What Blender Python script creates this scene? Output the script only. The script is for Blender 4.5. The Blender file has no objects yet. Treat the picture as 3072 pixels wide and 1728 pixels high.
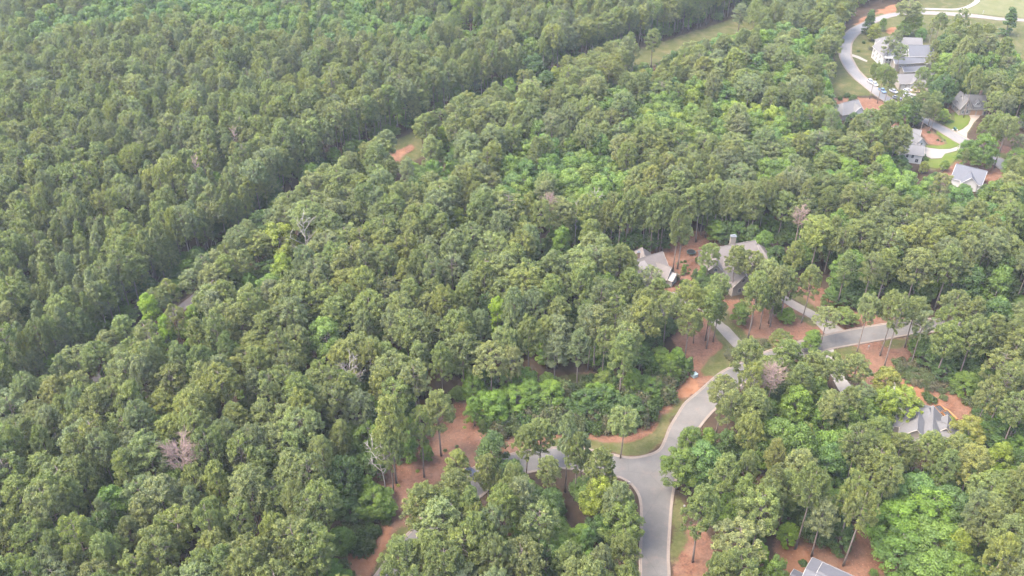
import bpy, bmesh, math, random
import numpy as np
from mathutils import Vector, Matrix
from mathutils.geometry import tessellate_polygon

S = bpy.context.scene
COL = S.collection
rng = np.random.default_rng(7)
random.seed(7)

# ------------------------------------------------------------------ camera
CAM_H, PITCH, FPX = 190.0, math.radians(35.5), 2800.0
IW, IH = 3072.0, 1728.0
cd = bpy.data.cameras.new('camera')
cam = bpy.data.objects.new('camera', cd)
COL.objects.link(cam)
cam.location = (0, 0, CAM_H)
cam.rotation_euler = (math.pi / 2 - PITCH, 0, 0)
cd.sensor_width = 36.0
cd.lens = FPX / IW * 36.0
cd.clip_start = 1.0
cd.clip_end = 9000.0
S.camera = cam

# ------------------------------------------------------------------ light
SUN_EL, SUN_AZ = 58.0, 250.0          # degrees, azimuth clockwise from +Y (the view direction)
w = bpy.data.worlds.new('World')
S.world = w
w.use_nodes = True
nt = w.node_tree
sky = nt.nodes.new('ShaderNodeTexSky')
sky.sky_type = 'NISHITA'
sky.sun_disc = False
sky.sun_elevation = math.radians(SUN_EL)
sky.sun_rotation = math.radians(SUN_AZ)
sky.air_density = 1.0
sky.dust_density = 4.0
sky.ozone_density = 1.0
bg = nt.nodes['Background']
nt.links.new(sky.outputs['Color'], bg.inputs['Color'])
bg.inputs['Strength'].default_value = 0.15
sl = bpy.data.lights.new('sun', 'SUN')
sl.energy = .78
sl.angle = math.radians(30)
sl.color = (1.0, 0.95, 0.87)
sun = bpy.data.objects.new('sun', sl)
COL.objects.link(sun)
el, az = math.radians(SUN_EL), math.radians(SUN_AZ)
sdir = Vector((math.sin(az) * math.cos(el), math.cos(az) * math.cos(el), math.sin(el)))
sun.rotation_euler = (-sdir).to_track_quat('-Z', 'Y').to_euler()
sun.location = (0, 0, 400)
vs = S.view_settings
vs.view_transform = 'Standard'
vs.look = 'None'
vs.gamma = 1.0
vs.use_curve_mapping = False
vs.exposure = 3.2
S.cycles.max_bounces = 6
S.cycles.diffuse_bounces = 4
S.cycles.glossy_bounces = 1
S.cycles.transmission_bounces = 2
S.cycles.volume_bounces = 0
S.cycles.use_denoising = True
S.cycles.denoiser = 'OPENIMAGEDENOISE'
S.cycles.denoising_input_passes = 'RGB_ALBEDO_NORMAL'
S.cycles.denoising_prefilter = 'ACCURATE'

# ------------------------------------------------------------------ photo pixel <-> ground
CP, SP = math.cos(PITCH), math.sin(PITCH)
def at(px, py, z=0.0):
    u, v = (px - IW / 2) / FPX, -(py - IH / 2) / FPX
    dx, dy, dz = u, CP + v * SP, -SP + v * CP
    t = (z - CAM_H) / dz
    return Vector((dx * t, dy * t, z))
def proj(x, y, z):
    zc = z - CAM_H
    dep = y * CP - zc * SP
    up = y * SP + zc * CP
    return IW / 2 + FPX * x / dep, IH / 2 - FPX * up / dep, FPX / dep
def height_to(bx, by, ty):
    """height of an upright thing whose foot is seen at (bx,by) and whose top is seen at row ty"""
    b = at(bx, by)
    lo, hi = 0.0, 60.0
    for _ in range(40):
        m = (lo + hi) / 2
        if proj(b.x, b.y, m)[1] > ty: lo = m
        else: hi = m
    return lo
def gpoly(pts, z=0.0):
    return [tuple(at(p[0], p[1], z)[:2]) for p in pts]
def inside(poly, X, Y):
    X = np.asarray(X, float); Y = np.asarray(Y, float)
    r = np.zeros(X.shape, bool)
    n = len(poly)
    for i in range(n):
        x0, y0 = poly[i]; x1, y1 = poly[(i + 1) % n]
        if y0 == y1: continue
        c = ((y0 > Y) != (y1 > Y)) & (X < (x1 - x0) * (Y - y0) / (y1 - y0) + x0)
        r ^= c
    return r
def wob(X, Y, f=1.0):
    return (np.sin(X * .71 * f + 1.3 * np.sin(Y * .53 * f)) + np.sin(Y * .83 * f + 2.1 + 1.7 * np.sin(X * .47 * f)) + .6 * np.sin((X + Y) * 1.7 * f + np.sin(X * 1.9 * f))) / 2.6

# ------------------------------------------------------------------ materials
def nmat(name):
    m = bpy.data.materials.new(name)
    m.use_nodes = True
    n = m.node_tree
    for x in list(n.nodes): n.nodes.remove(x)
    out = n.nodes.new('ShaderNodeOutputMaterial')
    return m, n, out
def node(n, t, **kw):
    x = n.nodes.new(t)
    for k, v in kw.items():
        if hasattr(x, k): setattr(x, k, v)
    return x
def mixc(n, fac, a, b, mode='MIX'):
    x = n.nodes.new('ShaderNodeMix'); x.data_type = 'RGBA'; x.blend_type = mode
    for i, v in ((0, fac), (6, a), (7, b)):
        if hasattr(v, 'links'): n.links.new(v, x.inputs[i])
        elif i == 0: x.inputs[0].default_value = v
        else: x.inputs[i].default_value = (*v, 1) if len(v) == 3 else v
    return x.outputs[2]
def noise(n, scale, detail=4.0, rough=.6, co=None):
    x = n.nodes.new('ShaderNodeTexNoise')
    x.inputs['Scale'].default_value = scale; x.inputs['Detail'].default_value = detail; x.inputs['Roughness'].default_value = rough
    if co is not None: n.links.new(co, x.inputs['Vector'])
    return x
def maprange(n, v, a, b, c=0.0, d=1.0, smooth=False):
    x = n.nodes.new('ShaderNodeMapRange')
    if smooth: x.interpolation_type = 'SMOOTHSTEP'
    n.links.new(v, x.inputs[0])
    for i, q in ((1, a), (2, b), (3, c), (4, d)): x.inputs[i].default_value = q
    return x.outputs[0]
def math_(n, op, a, b):
    x = n.nodes.new('ShaderNodeMath'); x.operation = op
    for i, v in ((0, a), (1, b)):
        if hasattr(v, 'links'): n.links.new(v, x.inputs[i])
        else: x.inputs[i].default_value = v
    return x.outputs[0]
def bsdf(n, out, col, rough=.8, spec=.25, metal=0.0, bump=None):
    p = n.nodes.new('ShaderNodeBsdfPrincipled')
    if hasattr(col, 'links'): n.links.new(col, p.inputs['Base Color'])
    else: p.inputs['Base Color'].default_value = (*col, 1)
    p.inputs['Roughness'].default_value = rough
    p.inputs['Specular IOR Level'].default_value = spec
    p.inputs['Metallic'].default_value = metal
    if bump is not None:
        b = n.nodes.new('ShaderNodeBump'); b.inputs['Strength'].default_value = bump[1]; b.inputs['Distance'].default_value = bump[2]
        n.links.new(bump[0], b.inputs['Height']); n.links.new(b.outputs[0], p.inputs['Normal'])
    n.links.new(p.outputs[0], out.inputs['Surface'])
    return p
def plain(name, col, rough=.7, spec=.25, var=.25, scale=1.5, metal=0.0):
    """one colour with mottled wear in two scales"""
    m, n, out = nmat(name)
    co = node(n, 'ShaderNodeTexCoord').outputs['Object']
    a = noise(n, scale, 6, .65, co); b = noise(n, scale * .13, 3, .5, co)
    f = math_(n, 'ADD', math_(n, 'MULTIPLY', a.outputs['Fac'], .6), math_(n, 'MULTIPLY', b.outputs['Fac'], .4))
    f = maprange(n, f, .3, .7)
    c = mixc(n, f, tuple(x * (1 - var) for x in col), tuple(min(1, x * (1 + var)) for x in col))
    bsdf(n, out, c, rough, spec, metal, (a.outputs['Fac'], .3, .05))
    return m
def leafmat(name, stuff):
    m, n, out = nmat(name)
    if stuff:
        t = node(n, 'ShaderNodeAttribute', attribute_type='INSTANCER', attribute_name='tint').outputs['Color']
    else:
        t = node(n, 'ShaderNodeObjectInfo').outputs['Color']
    lf = node(n, 'ShaderNodeAttribute', attribute_type='GEOMETRY', attribute_name='leaf').outputs['Fac']
    cl = node(n, 'ShaderNodeAttribute', attribute_type='GEOMETRY', attribute_name='sprig').outputs['Fac']
    k = maprange(n, lf, 0, 1, .68, 1.36)
    c1 = mixc(n, 1.0, t, k, 'MULTIPLY')
    yel = mixc(n, 1.0, c1, (1.12, 1.06, .84), 'MULTIPLY')
    c2 = mixc(n, maprange(n, cl, .35, 1, 0, 1), c1, yel)
    brn = mixc(n, 1.0, c1, (.93, .93, 1.0), 'MULTIPLY')
    c3 = mixc(n, maprange(n, cl, .35, 0, 0, 1), c2, brn)
    p = n.nodes.new('ShaderNodeBsdfPrincipled')
    n.links.new(c3, p.inputs['Base Color'])
    p.inputs['Roughness'].default_value = .55
    p.inputs['Specular IOR Level'].default_value = .22
    tr = n.nodes.new('ShaderNodeBsdfTranslucent')
    n.links.new(mixc(n, 1.0, c3, (1.5, 1.7, .9), 'MULTIPLY'), tr.inputs['Color'])
    mx = n.nodes.new('ShaderNodeMixShader'); mx.inputs[0].default_value = .32
    n.links.new(p.outputs[0], mx.inputs[1]); n.links.new(tr.outputs[0], mx.inputs[2])
    n.links.new(mx.outputs[0], out.inputs['Surface'])
    return m
M = {}
M['leaf'] = leafmat('foliage', False)
M['leaf_mass'] = leafmat('foliage_mass', True)
M['bark'] = plain('pine_bark', (0.119, 0.095, 0.081), .9, .1, .35, 3)
M['bark_grey'] = plain('grey_bark', (0.154, 0.133, 0.119), .9, .1, .3, 3)
M['dead'] = plain('bleached_wood', (0.197, 0.177, 0.157), .85, .1, .2, 3)
M['pinkdead'] = plain('pinkish_dead_twigs', (0.172, 0.119, 0.102), .9, .1, .3, 3)
M['concrete'] = plain('concrete', (0.131, 0.115, 0.099), .9, .2, .16, .8)
M['white_concrete'] = plain('pale_concrete', (0.155, 0.140, 0.122), .9, .2, .1, .5)
M['pink_concrete'] = plain('pinkish_concrete', (0.172, 0.138, 0.114), .9, .2, .12, .5)
M['kerb'] = plain('kerb_concrete', (0.128, 0.103, 0.084), .9, .2, .2, 1.2)
M['roof_tan'] = plain('tan_grey_shingle', (0.093, 0.081, 0.074), .9, .15, .16, 2.2)
M['roof_grey'] = plain('grey_shingle', (0.086, 0.083, 0.082), .9, .15, .16, 2.2)
M['roof_blue'] = plain('blue_grey_shingle', (0.067, 0.069, 0.077), .9, .15, .14, 2.2)
M['roof_lilac'] = plain('weathered_grey_roof', (0.075, 0.075, 0.084), .75, .3, .16, .9)
M['metal_roof'] = plain('pale_seam_metal', (0.105, 0.093, 0.085), .5, .4, .08, 1)
M['white'] = plain('white_paint', (0.286, 0.279, 0.262), .6, .3, .06, 1)
M['trim'] = plain('cream_trim', (0.213, 0.192, 0.163), .6, .3, .08, 1)
M['cream'] = plain('cream_siding', (0.170, 0.150, 0.125), .8, .2, .08, 1)
M['tan_wall'] = plain('tan_siding', (0.146, 0.129, 0.108), .8, .2, .1, 1)
M['brick'] = plain('reddish_brick', (0.129, 0.086, 0.071), .9, .15, .2, 2)
M['wood_door'] = plain('orange_brown_wood', (0.197, 0.117, 0.070), .6, .3, .12, 2)
M['glass'] = plain('dark_window_glass', (.03, .035, .045), .12, .5, .1, 1)
M['rubber'] = plain('black_rubber', (.02, .02, .02), .8, .2, .1, 2)
M['chrome'] = plain('grey_metal', (0.218, 0.224, 0.230), .35, .5, .05, 2, .6)
M['car_white'] = plain('white_car_paint', (0.336, 0.336, 0.336), .25, .5, .02, 1)
M['car_blue'] = plain('blue_grey_car_paint', (.10, .14, .19), .25, .5, .04, 1)
M['car_navy'] = plain('navy_car_paint', (.008, .010, .020), .4, .6, .04, 1)
M['car_grey'] = plain('grey_car_paint', (.22, .22, .24), .3, .5, .04, 1)
M['box_green'] = plain('pale_green_cabinet', (0.225, 0.274, 0.262), .5, .3, .06, 2)
M['bin_green'] = plain('dark_green_plastic', (0.016, 0.055, 0.047), .5, .3, .06, 2)
M['black'] = plain('black_mesh', (.010, .010, .012), .7, .2, .1, 2)
M['stone'] = plain('tan_paving', (0.215, 0.159, 0.099), .9, .2, .25, 1.2)
M['orange_wood'] = plain('orange_cedar', (0.211, 0.094, 0.033), .8, .2, .15, 2)

def asphalt(name, c0, c1):
    m, n, out = nmat(name)
    co = node(n, 'ShaderNodeTexCoord').outputs['Object']
    a = noise(n, .09, 5, .6, co); b = noise(n, 2.5, 4, .7, co); c = noise(n, .35, 5, .7, co)
    x = mixc(n, maprange(n, a.outputs['Fac'], .35, .65), c0, c1)
    x = mixc(n, maprange(n, b.outputs['Fac'], .25, .75, 0, .35), x, tuple(q * .6 for q in c0))
    x = mixc(n, maprange(n, c.outputs['Fac'], .54, .72, 0, .5), x, tuple(q * f for q, f in zip(c1, (1.05, .85, .78))))
    vo = node(n, 'ShaderNodeTexVoronoi', feature='DISTANCE_TO_EDGE'); vo.inputs['Scale'].default_value = .075
    wn = noise(n, .6, 3, .6, co)
    n.links.new(mixc(n, .35, co, wn.outputs['Color']), vo.inputs['Vector'])
    x = mixc(n, maprange(n, vo.outputs['Distance'], 0, .006, .28, 0), x, (0.023, 0.023, 0.023))
    bsdf(n, out, x, .85, .25, 0, (b.outputs['Fac'], .3, .02))
    return m
M['asphalt'] = asphalt('asphalt', (0.061, 0.057, 0.052), (0.103, 0.094, 0.084))
M['asphalt_far'] = asphalt('worn_grey_asphalt', (0.105, 0.101, 0.097), (0.139, 0.132, 0.124))
M['gravel'] = asphalt('gravel', (0.063, 0.055, 0.052), (0.090, 0.079, 0.076))

def groundmat():
    m, n, out = nmat('ground')
    co = node(n, 'ShaderNodeTexCoord').outputs['Object']
    at_ = node(n, 'ShaderNodeAttribute', attribute_type='GEOMETRY', attribute_name='cover')
    sep = n.nodes.new('ShaderNodeSeparateColor'); n.links.new(at_.outputs['Color'], sep.inputs[0])
    fine = noise(n, 1.4, 6, .75, co); mid = noise(n, .22, 5, .65, co); big = noise(n, .05, 4, .6, co)
    def mask(ch, amt):
        v = math_(n, 'ADD', sep.outputs[ch], math_(n, 'MULTIPLY', math_(n, 'SUBTRACT', math_(n, 'ADD', math_(n, 'MULTIPLY', fine.outputs['Fac'], .5), math_(n, 'MULTIPLY', mid.outputs['Fac'], .5)), .5), amt))
        return maprange(n, v, .33, .67, 0, 1, True)
    floor = mixc(n, maprange(n, mid.outputs['Fac'], .35, .65), (0.025, 0.017, 0.012), (0.045, 0.028, 0.019))
    floor = mixc(n, maprange(n, fine.outputs['Fac'], .45, .7, 0, .6), floor, (0.023, 0.025, 0.009))
    gritty = noise(n, .75, 6, .8, co)
    straw = mixc(n, maprange(n, fine.outputs['Fac'], .32, .68), (.054, .025, .015), (.140, .068, .042))
    straw = mixc(n, maprange(n, mid.outputs['Fac'], .40, .64, 0, .65), straw, (.140, .080, .054))
    straw = mixc(n, maprange(n, gritty.outputs['Fac'], .50, .66, 0, .7), straw, (.052, .033, .024))
    straw = mixc(n, maprange(n, big.outputs['Fac'], .50, .68, 0, .55), straw, (.075, .052, .036))
    grass = mixc(n, maprange(n, fine.outputs['Fac'], .3, .7), (0.030, 0.035, 0.009), (0.052, 0.056, 0.019))
    grass = mixc(n, maprange(n, mid.outputs['Fac'], .45, .7, 0, .75), grass, (0.090, 0.073, 0.036))
    clay = mixc(n, maprange(n, mid.outputs['Fac'], .35, .65), (0.122, 0.052, 0.025), (0.163, 0.086, 0.050))
    clay = mixc(n, maprange(n, fine.outputs['Fac'], .45, .75, 0, .5), clay, (0.090, 0.041, 0.020))
    x = mixc(n, mask(0, 1.5), floor, straw)
    x = mixc(n, mask(1, 1.8), x, grass)
    x = mixc(n, mask(2, 2.2), x, clay)
    x = mixc(n, maprange(n, big.outputs['Fac'], .35, .7, 0, .25), x, mixc(n, 1.0, x, (.7, .68, .65), 'MULTIPLY'))
    bsdf(n, out, x, .95, .08, 0, (fine.outputs['Fac'], .6, .15))
    return m
M['ground'] = groundmat()
def lawnmat(name, a, b):
    m, n, out = nmat(name)
    co = node(n, 'ShaderNodeTexCoord').outputs['Object']
    f = noise(n, 1.6, 6, .75, co); g = noise(n, .16, 4, .6, co)
    x = mixc(n, maprange(n, g.outputs['Fac'], .35, .65), a, b)
    x = mixc(n, maprange(n, f.outputs['Fac'], .4, .7, 0, .4), x, tuple(q * .6 for q in a))
    bsdf(n, out, x, .95, .08, 0, (f.outputs['Fac'], .5, .08))
    return m
M['lawn'] = lawnmat('mown_grass', (0.051, 0.075, 0.011), (0.073, 0.084, 0.020))
M['fairway'] = lawnmat('dry_fairway_grass', (0.068, 0.073, 0.029), (0.091, 0.086, 0.041))

# ------------------------------------------------------------------ object helpers
def link(o, parent=None):
    COL.objects.link(o)
    if parent is not None: o.parent = parent
    return o
def tag(o, label=None, cat=None, group=None, kind=None):
    if label: o['label'] = label
    if cat: o['category'] = cat
    if group: o['group'] = group
    if kind: o['kind'] = kind
    return o
def empty(name, loc=(0, 0, 0), rz=0.0):
    o = bpy.data.objects.new(name, None)
    o.empty_display_size = .5
    o.location = loc; o.rotation_euler = (0, 0, rz)
    return link(o)
def mesh_obj(name, verts, faces, mat, parent=None, smooth=False):
    me = bpy.data.meshes.new(name)
    me.from_pydata([tuple(v) for v in verts], [], faces)
    me.validate()
    for m in (mat if isinstance(mat, (list, tuple)) else [mat]): me.materials.append(m)
    if smooth: me.polygons.foreach_set('use_smooth', [True] * len(me.polygons))
    return link(bpy.data.objects.new(name, me), parent)
class MB:
    """collects simple solids into one mesh"""
    def __init__(s): s.v = []; s.f = []
    def add(s, vs_, fs):
        k = len(s.v); s.v += [tuple(v) for v in vs_]; s.f += [tuple(i + k for i in f) for f in fs]; return s
    def box(s, x0, y0, z0, x1, y1, z1):
        return s.add([(x0, y0, z0), (x1, y0, z0), (x1, y1, z0), (x0, y1, z0), (x0, y0, z1), (x1, y0, z1), (x1, y1, z1), (x0, y1, z1)],
                     [(3, 2, 1, 0), (4, 5, 6, 7), (0, 1, 5, 4), (1, 2, 6, 5), (2, 3, 7, 6), (3, 0, 4, 7)])
    def slab(s, quad, t):
        """a plate: quad corners (ccw seen from outside) pushed inwards by t"""
        a = [Vector(q) for q in quad]
        nn = (a[1] - a[0]).cross(a[2] - a[0]).normalized()
        b = [q - nn * t for q in a]; n = len(a)
        fs = [tuple(range(n)), tuple(range(2 * n - 1, n - 1, -1))] + [(i, i + n, (i + 1) % n + n, (i + 1) % n) for i in range(n)]
        return s.add(a + b, fs)
    def tube(s, pts, rad, sides=6):
        pts = [Vector(p) for p in pts]; k = len(s.v)
        for i, p in enumerate(pts):
            d = (pts[min(i + 1, len(pts) - 1)] - pts[max(i - 1, 0)]).normalized()
            a = d.cross(Vector((0, 0, 1)) if abs(d.z) < .9 else Vector((1, 0, 0))).normalized(); b = d.cross(a)
            for j in range(sides):
                t = 2 * math.pi * j / sides
                s.v.append(tuple(p + (a * math.cos(t) + b * math.sin(t)) * rad[i]))
        for i in range(len(pts) - 1):
            for j in range(sides):
                q = (j + 1) % sides
                s.f.append((k + i * sides + j, k + i * sides + q, k + (i + 1) * sides + q, k + (i + 1) * sides + j))
        s.f.append(tuple(k + j for j in range(sides))[::-1]); e = k + (len(pts) - 1) * sides
        s.f.append(tuple(e + j for j in range(sides)))
        return s
    def ring(s, c, axis, r0, r1, h, n=14):
        """short cylinder"""
        c = Vector(c); ax = Vector(axis).normalized()
        return s.tube([c - ax * h / 2, c + ax * h / 2], [r0, r1], n)
    def build(s, name, mat, parent=None, smooth=False): return mesh_obj(name, s.v, s.f, mat, parent, smooth)
def flat_sheet(name, poly, z, mat, kind='structure', wob_amt=0.0, parent=None):
    """a ground sheet from a ground polygon [(x,y)]; its edge can wander a little"""
    pts = []
    n = len(poly)
    for i in range(n):
        a, b = Vector(poly[i]), Vector(poly[(i + 1) % n])
        k = max(1, int((b - a).length / .8)) if wob_amt else 1
        for j in range(k):
            p = a.lerp(b, j / k)
            if wob_amt:
                nn = Vector(((b - a).y, -(b - a).x)).normalized()
                p = p + nn * wob_amt * float(wob(p.x * 1.7, p.y * 1.7))
            pts.append((p.x, p.y, z))
    tri = tessellate_polygon([[Vector(p) for p in pts]])
    fs = []
    for t in tri:
        a, b, c = (Vector(pts[i]) for i in t)
        fs.append(tuple(t) if (b - a).cross(c - a).z > 0 else tuple(t)[::-1])
    o = mesh_obj(name, pts, fs, mat, parent)
    if kind: o['kind'] = kind
    return o
def smooth_line(pts, n=6):
    """Catmull-Rom through 2-D points"""
    p = [Vector(q) for q in pts]
    p = [p[0] * 2 - p[1]] + p + [p[-1] * 2 - p[-2]]
    out = []
    for i in range(1, len(p) - 2):
        for k in range(n):
            t = k / n
            out.append(.5 * (2 * p[i] + (p[i + 1] - p[i - 1]) * t + (2 * p[i - 1] - 5 * p[i] + 4 * p[i + 1] - p[i + 2]) * t * t + (3 * p[i] - p[i - 1] - 3 * p[i + 1] + p[i + 2]) * t ** 3))
    out.append(p[-2])
    return out
def kerb(name, line, side, width=.45, h=.13, z0=0.0):
    """kerb and gutter along a 2-D line; side=+1 lies to the left of its direction"""
    v = []; f = []
    n = len(line)
    for i, p in enumerate(line):
        d = (line[min(i + 1, n - 1)] - line[max(i - 1, 0)]).normalized()
        nn = Vector((-d.y, d.x)) * side
        for off, z in ((-.35, .024), (0, .03), (.06, h), (width, h + .02), (width + .03, -.05)):
            q = p + nn * off; v.append((q.x, q.y, z0 + z))
    for i in range(n - 1):
        for j in range(4):
            a = i * 5 + j; q = (a, a + 5, a + 6, a + 1)
            f.append(q if side < 0 else q[::-1])
    o = mesh_obj(name, v, f, M['kerb']); o['kind'] = 'structure'
    return o
# ------------------------------------------------------------------ ground
YARDS = dict(
 clearing=[(1040,1440),(1150,1400),(1240,1330),(1300,1240),(1400,1185),(1470,1240),(1500,1330),(1470,1400),(1400,1430),(1320,1500),(1250,1560),(1160,1640),(1110,1728),(1060,1800),(1020,1800),(1050,1680),(1150,1580),(1180,1500),(1080,1500)],
 yard_one=[(2000,975),(2060,955),(2105,930),(2150,1000),(2215,1060),(2230,1090),(2155,1125),(2095,1175),(2045,1215),(2000,1290),(1970,1345),(1930,1368),(1860,1364),(1720,1345),(1620,1350),(1560,1360),(1500,1390),(1490,1340),(1600,1290),(1700,1290),(1800,1300),(1910,1290),(1960,1240),(2020,1170),(2055,1120),(2040,1055)],
 yard_two=[(2105,925),(2140,900),(2230,895),(2340,900),(2440,955),(2490,985),(2470,1010),(2400,1020),(2320,1045),(2245,1060),(2190,985)],
 yard_three=[(2375,860),(2440,845),(2520,900),(2560,940),(2700,945),(2760,965),(2650,976),(2510,1000),(2440,945)],
 yard_four=[(2485,1050),(2570,1034),(2650,1020),(2760,1000),(2800,1020),(2740,1070),(2720,1110),(2840,1150),(2960,1210),(3010,1300),(2900,1320),(2830,1240),(2740,1215),(2640,1200),(2560,1130),(2500,1080)],
 yard_five=[(2330,1610),(2420,1590),(2580,1570),(2700,1640),(2780,1760),(2560,1840),(2300,1840)],
 yard_six=[(2005,1728),(2012,1560),(2020,1480),(2040,1475),(2070,1560),(2115,1570),(2135,1640),(2200,1740),(2180,1830),(2000,1830)],
 houses=[(1850,740),(1960,735),(2060,700),(2130,690),(2240,715),(2330,790),(2340,860),(2240,880),(2120,880),(2040,905),(1960,900),(1900,830)],
)
STRAW = [[(1160,485),(1180,452),(1270,418),(1285,425),(1225,460),(1190,490)], YARDS['clearing'], YARDS['yard_two'], YARDS['yard_three'], YARDS['yard_four'], YARDS['yard_five'], YARDS['houses'], YARDS['yard_one'],
 [(2010,1690),(2050,1580),(2115,1560),(2140,1640),(2210,1740),(2180,1830),(2010,1830)],
 [(2470,300),(2560,290),(2640,300),(2720,350),(2740,400),(2600,380),(2480,345)], [(2560,215),(2558,130),(2600,85),(2700,75),(2690,150),(2630,200)],
 [(2760,385),(2785,370),(2800,395),(2840,425),(2848,434),(2815,437),(2772,432)], [(2840,360),(2845,310),(2875,325),(2880,345),(2866,366)],
 [(2835,505),(2880,470),(2950,485),(3010,515),(3080,560),(3020,600),(2850,545)], [(2950,420),(3020,440),(3072,470),(3072,500),(2990,450)],
 [(2700,295),(2720,275),(2760,270),(2790,290),(2760,310)],
 [(1860,1330),(1930,1290),(1990,1220),(2030,1150),(2070,1130),(2020,1230),(1970,1310),(1900,1345)],
 [(1640,1170),(1760,1110),(1830,1120),(1820,1180),(1700,1200)], [(3000,1180),(2900,1170),(2950,1280),(3060,1340)]]
GRASS = [
 [(1165,1600),(1200,1570),(1235,1585),(1205,1625),(1165,1680),(1135,1740),(1112,1740),(1130,1670)],
 [(1270,1490),(1310,1450),(1345,1420),(1400,1412),(1410,1440),(1330,1520),(1260,1580),(1240,1560)],
 [(2106,1140),(2105,1095),(2130,1080),(2160,1062),(2172,1035),(2130,985),(2095,930),(2125,925),(2211,1055),(2230,1090),(2155,1125)],
 [(2125,930),(2160,915),(2200,960),(2250,1008),(2310,1015),(2320,1048),(2250,1062)],
 [(1640,1345),(1655,1310),(1760,1315),(1860,1335),(1930,1320),(1990,1250),(2030,1195),(2070,1185),(2095,1172),(2050,1215),(2000,1290),(1970,1345),(1930,1365),(1860,1362)],
 [(2366,892),(2385,880),(2460,930),(2530,955),(2480,970),(2445,940)], [(2360,920),(2430,955),(2460,985),(2430,985),(2380,940)],
 [(2487,1050),(2567,1034),(2585,1060),(2520,1088),(2485,1080)], [(2640,1024),(2720,1008),(2740,1030),(2650,1048)],
 [(2012,1560),(2020,1475),(2045,1475),(2060,1540),(2068,1610),(2040,1670),(2010,1700)], [(2008,1728),(2030,1712),(2050,1790),(2008,1790)],
 [(2005,890),(2040,865),(2075,875),(2040,900)],
 [(1895,163),(1955,145),(2050,118),(2150,90),(2250,58),(2300,40),(2300,60),(2150,112),(2050,138),(1960,180),(1915,195)],
 [(1225,450),(1262,425),(1290,430),(1240,470)],
 [(2470,290),(2500,190),(2515,140),(2532,100),(2620,40),(2720,15),(2800,-20),(3300,-60),(3300,330),(3072,300),(2960,290),(2830,270),(2760,300),(2680,300),(2620,285),(2560,290)],
 [(2820,345),(2900,330),(2930,350),(2900,410),(2860,395),(2790,360)],
 [(2780,385),(2890,432),(2850,447),(2790,444),(2768,436),(2848,432),(2800,402)], [(2960,450),(3072,470),(3072,540),(3010,480)], [(2770,460),(2890,440),(2885,480),(2800,510),(2770,500)],
 [(1640,1130),(1900,1110),(1960,1150),(1900,1240),(1650,1230)],
]
CLAY = [
 [(2050,1140),(2075,1120),(2100,1155),(2097,1174),(2060,1195),(2022,1190),(2030,1165)],
 [(2022,1185),(1985,1250),(1945,1295),(1925,1315),(1918,1295),(1960,1250),(2015,1170)],
 [(1790,1300),(1870,1290),(1900,1300),(1850,1315)],
 [(2520,140),(2530,105),(2575,65),(2640,25),(2640,40),(2590,65),(2550,88)],
 [(2640,28),(2690,8),(2700,30),(2650,45)], [(2655,90),(2680,75),(2690,95),(2665,105)],
 [(2680,1130),(2760,1150),(2830,1210),(2810,1225),(2740,1180)], [(1050,1660),(1110,1640),(1160,1570),(1190,1560),(1150,1650),(1100,1728),(1070,1790),(1030,1790)],
 [(2340,1630),(2420,1640),(2430,1720),(2350,1728)], [(1455,1385),(1490,1370),(1480,1410),(1430,1420)],
 [(1000,1680),(1060,1660),(1060,1690),(1010,1700)],
]
def axis(a, b, step, far):
    m = np.arange(a, b + step / 2, step)
    lo = [-far, -1600, -900, -600]; hi = [600, 900, 1600, far]
    return np.array([x for x in lo if x < a - 20] + list(m) + [x for x in hi if x > b + 20])
gx = axis(-300, 330, 1.25, 4500); gy = axis(80, 640, 1.25, 4500)
GX, GY = np.meshgrid(gx, gy)
nx, ny = len(gx), len(gy)
cov = np.zeros((ny, nx, 3))
WX = GX + 1.2 * wob(GX, GY, .6); WY = GY + 1.2 * wob(GY, GX, .6)
for ch, L in ((0, STRAW), (1, GRASS), (2, CLAY)):
    for P in L:
        cov[..., ch] = np.maximum(cov[..., ch], inside(gpoly(P), WX, WY))
_c = np.array([tuple(at(*p)[:2]) for p in [(1010,560),(1100,505),(1200,455),(1350,390),(1500,330),(1700,250),(1950,165),(2100,120),(2260,62),(2420,10)]])
_c = np.concatenate([_c[i] + (_c[i + 1] - _c[i]) * np.linspace(0, 1, 12)[:, None] for i in range(len(_c) - 1)])
for p in _c: cov[..., 1] = np.maximum(cov[..., 1], np.hypot(WX - p[0], WY - p[1]) < 11)
_k = inside(gpoly([(1155,490),(1180,452),(1250,424),(1240,445),(1210,468),(1185,492)]), WX, WY); cov[_k] = (1, 0, .5)
for _ in range(2):
    for ax in (0, 1):
        cov = (np.roll(cov, 1, ax) + 2 * cov + np.roll(cov, -1, ax)) / 4
gz = .05 * wob(GX, GY, .12) - .06
me = bpy.data.meshes.new('ground')
idx = np.arange(nx * ny).reshape(ny, nx)
quads = np.stack([idx[:-1, :-1], idx[:-1, 1:], idx[1:, 1:], idx[1:, :-1]], -1).reshape(-1, 4)
def fast_mesh(me, verts, quads):
    n = len(quads); k = quads.shape[1]
    me.vertices.add(len(verts)); me.vertices.foreach_set('co', np.ascontiguousarray(verts, np.float32).ravel())
    me.loops.add(n * k); me.loops.foreach_set('vertex_index', quads.ravel().astype(np.int32))
    me.polygons.add(n); me.polygons.foreach_set('loop_start', np.arange(0, n * k, k, dtype=np.int32))
    me.update(calc_edges=True)
fast_mesh(me, np.stack([GX, GY, gz], -1).reshape(-1, 3), quads)
ca = me.color_attributes.new('cover', 'FLOAT_COLOR', 'POINT')
ca.data.foreach_set('color', np.concatenate([cov.reshape(-1, 3), np.ones((nx * ny, 1))], 1).astype(np.float32).ravel())
me.materials.append(M['ground'])
ground = link(bpy.data.objects.new('ground', me)); ground['kind'] = 'structure'

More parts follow.
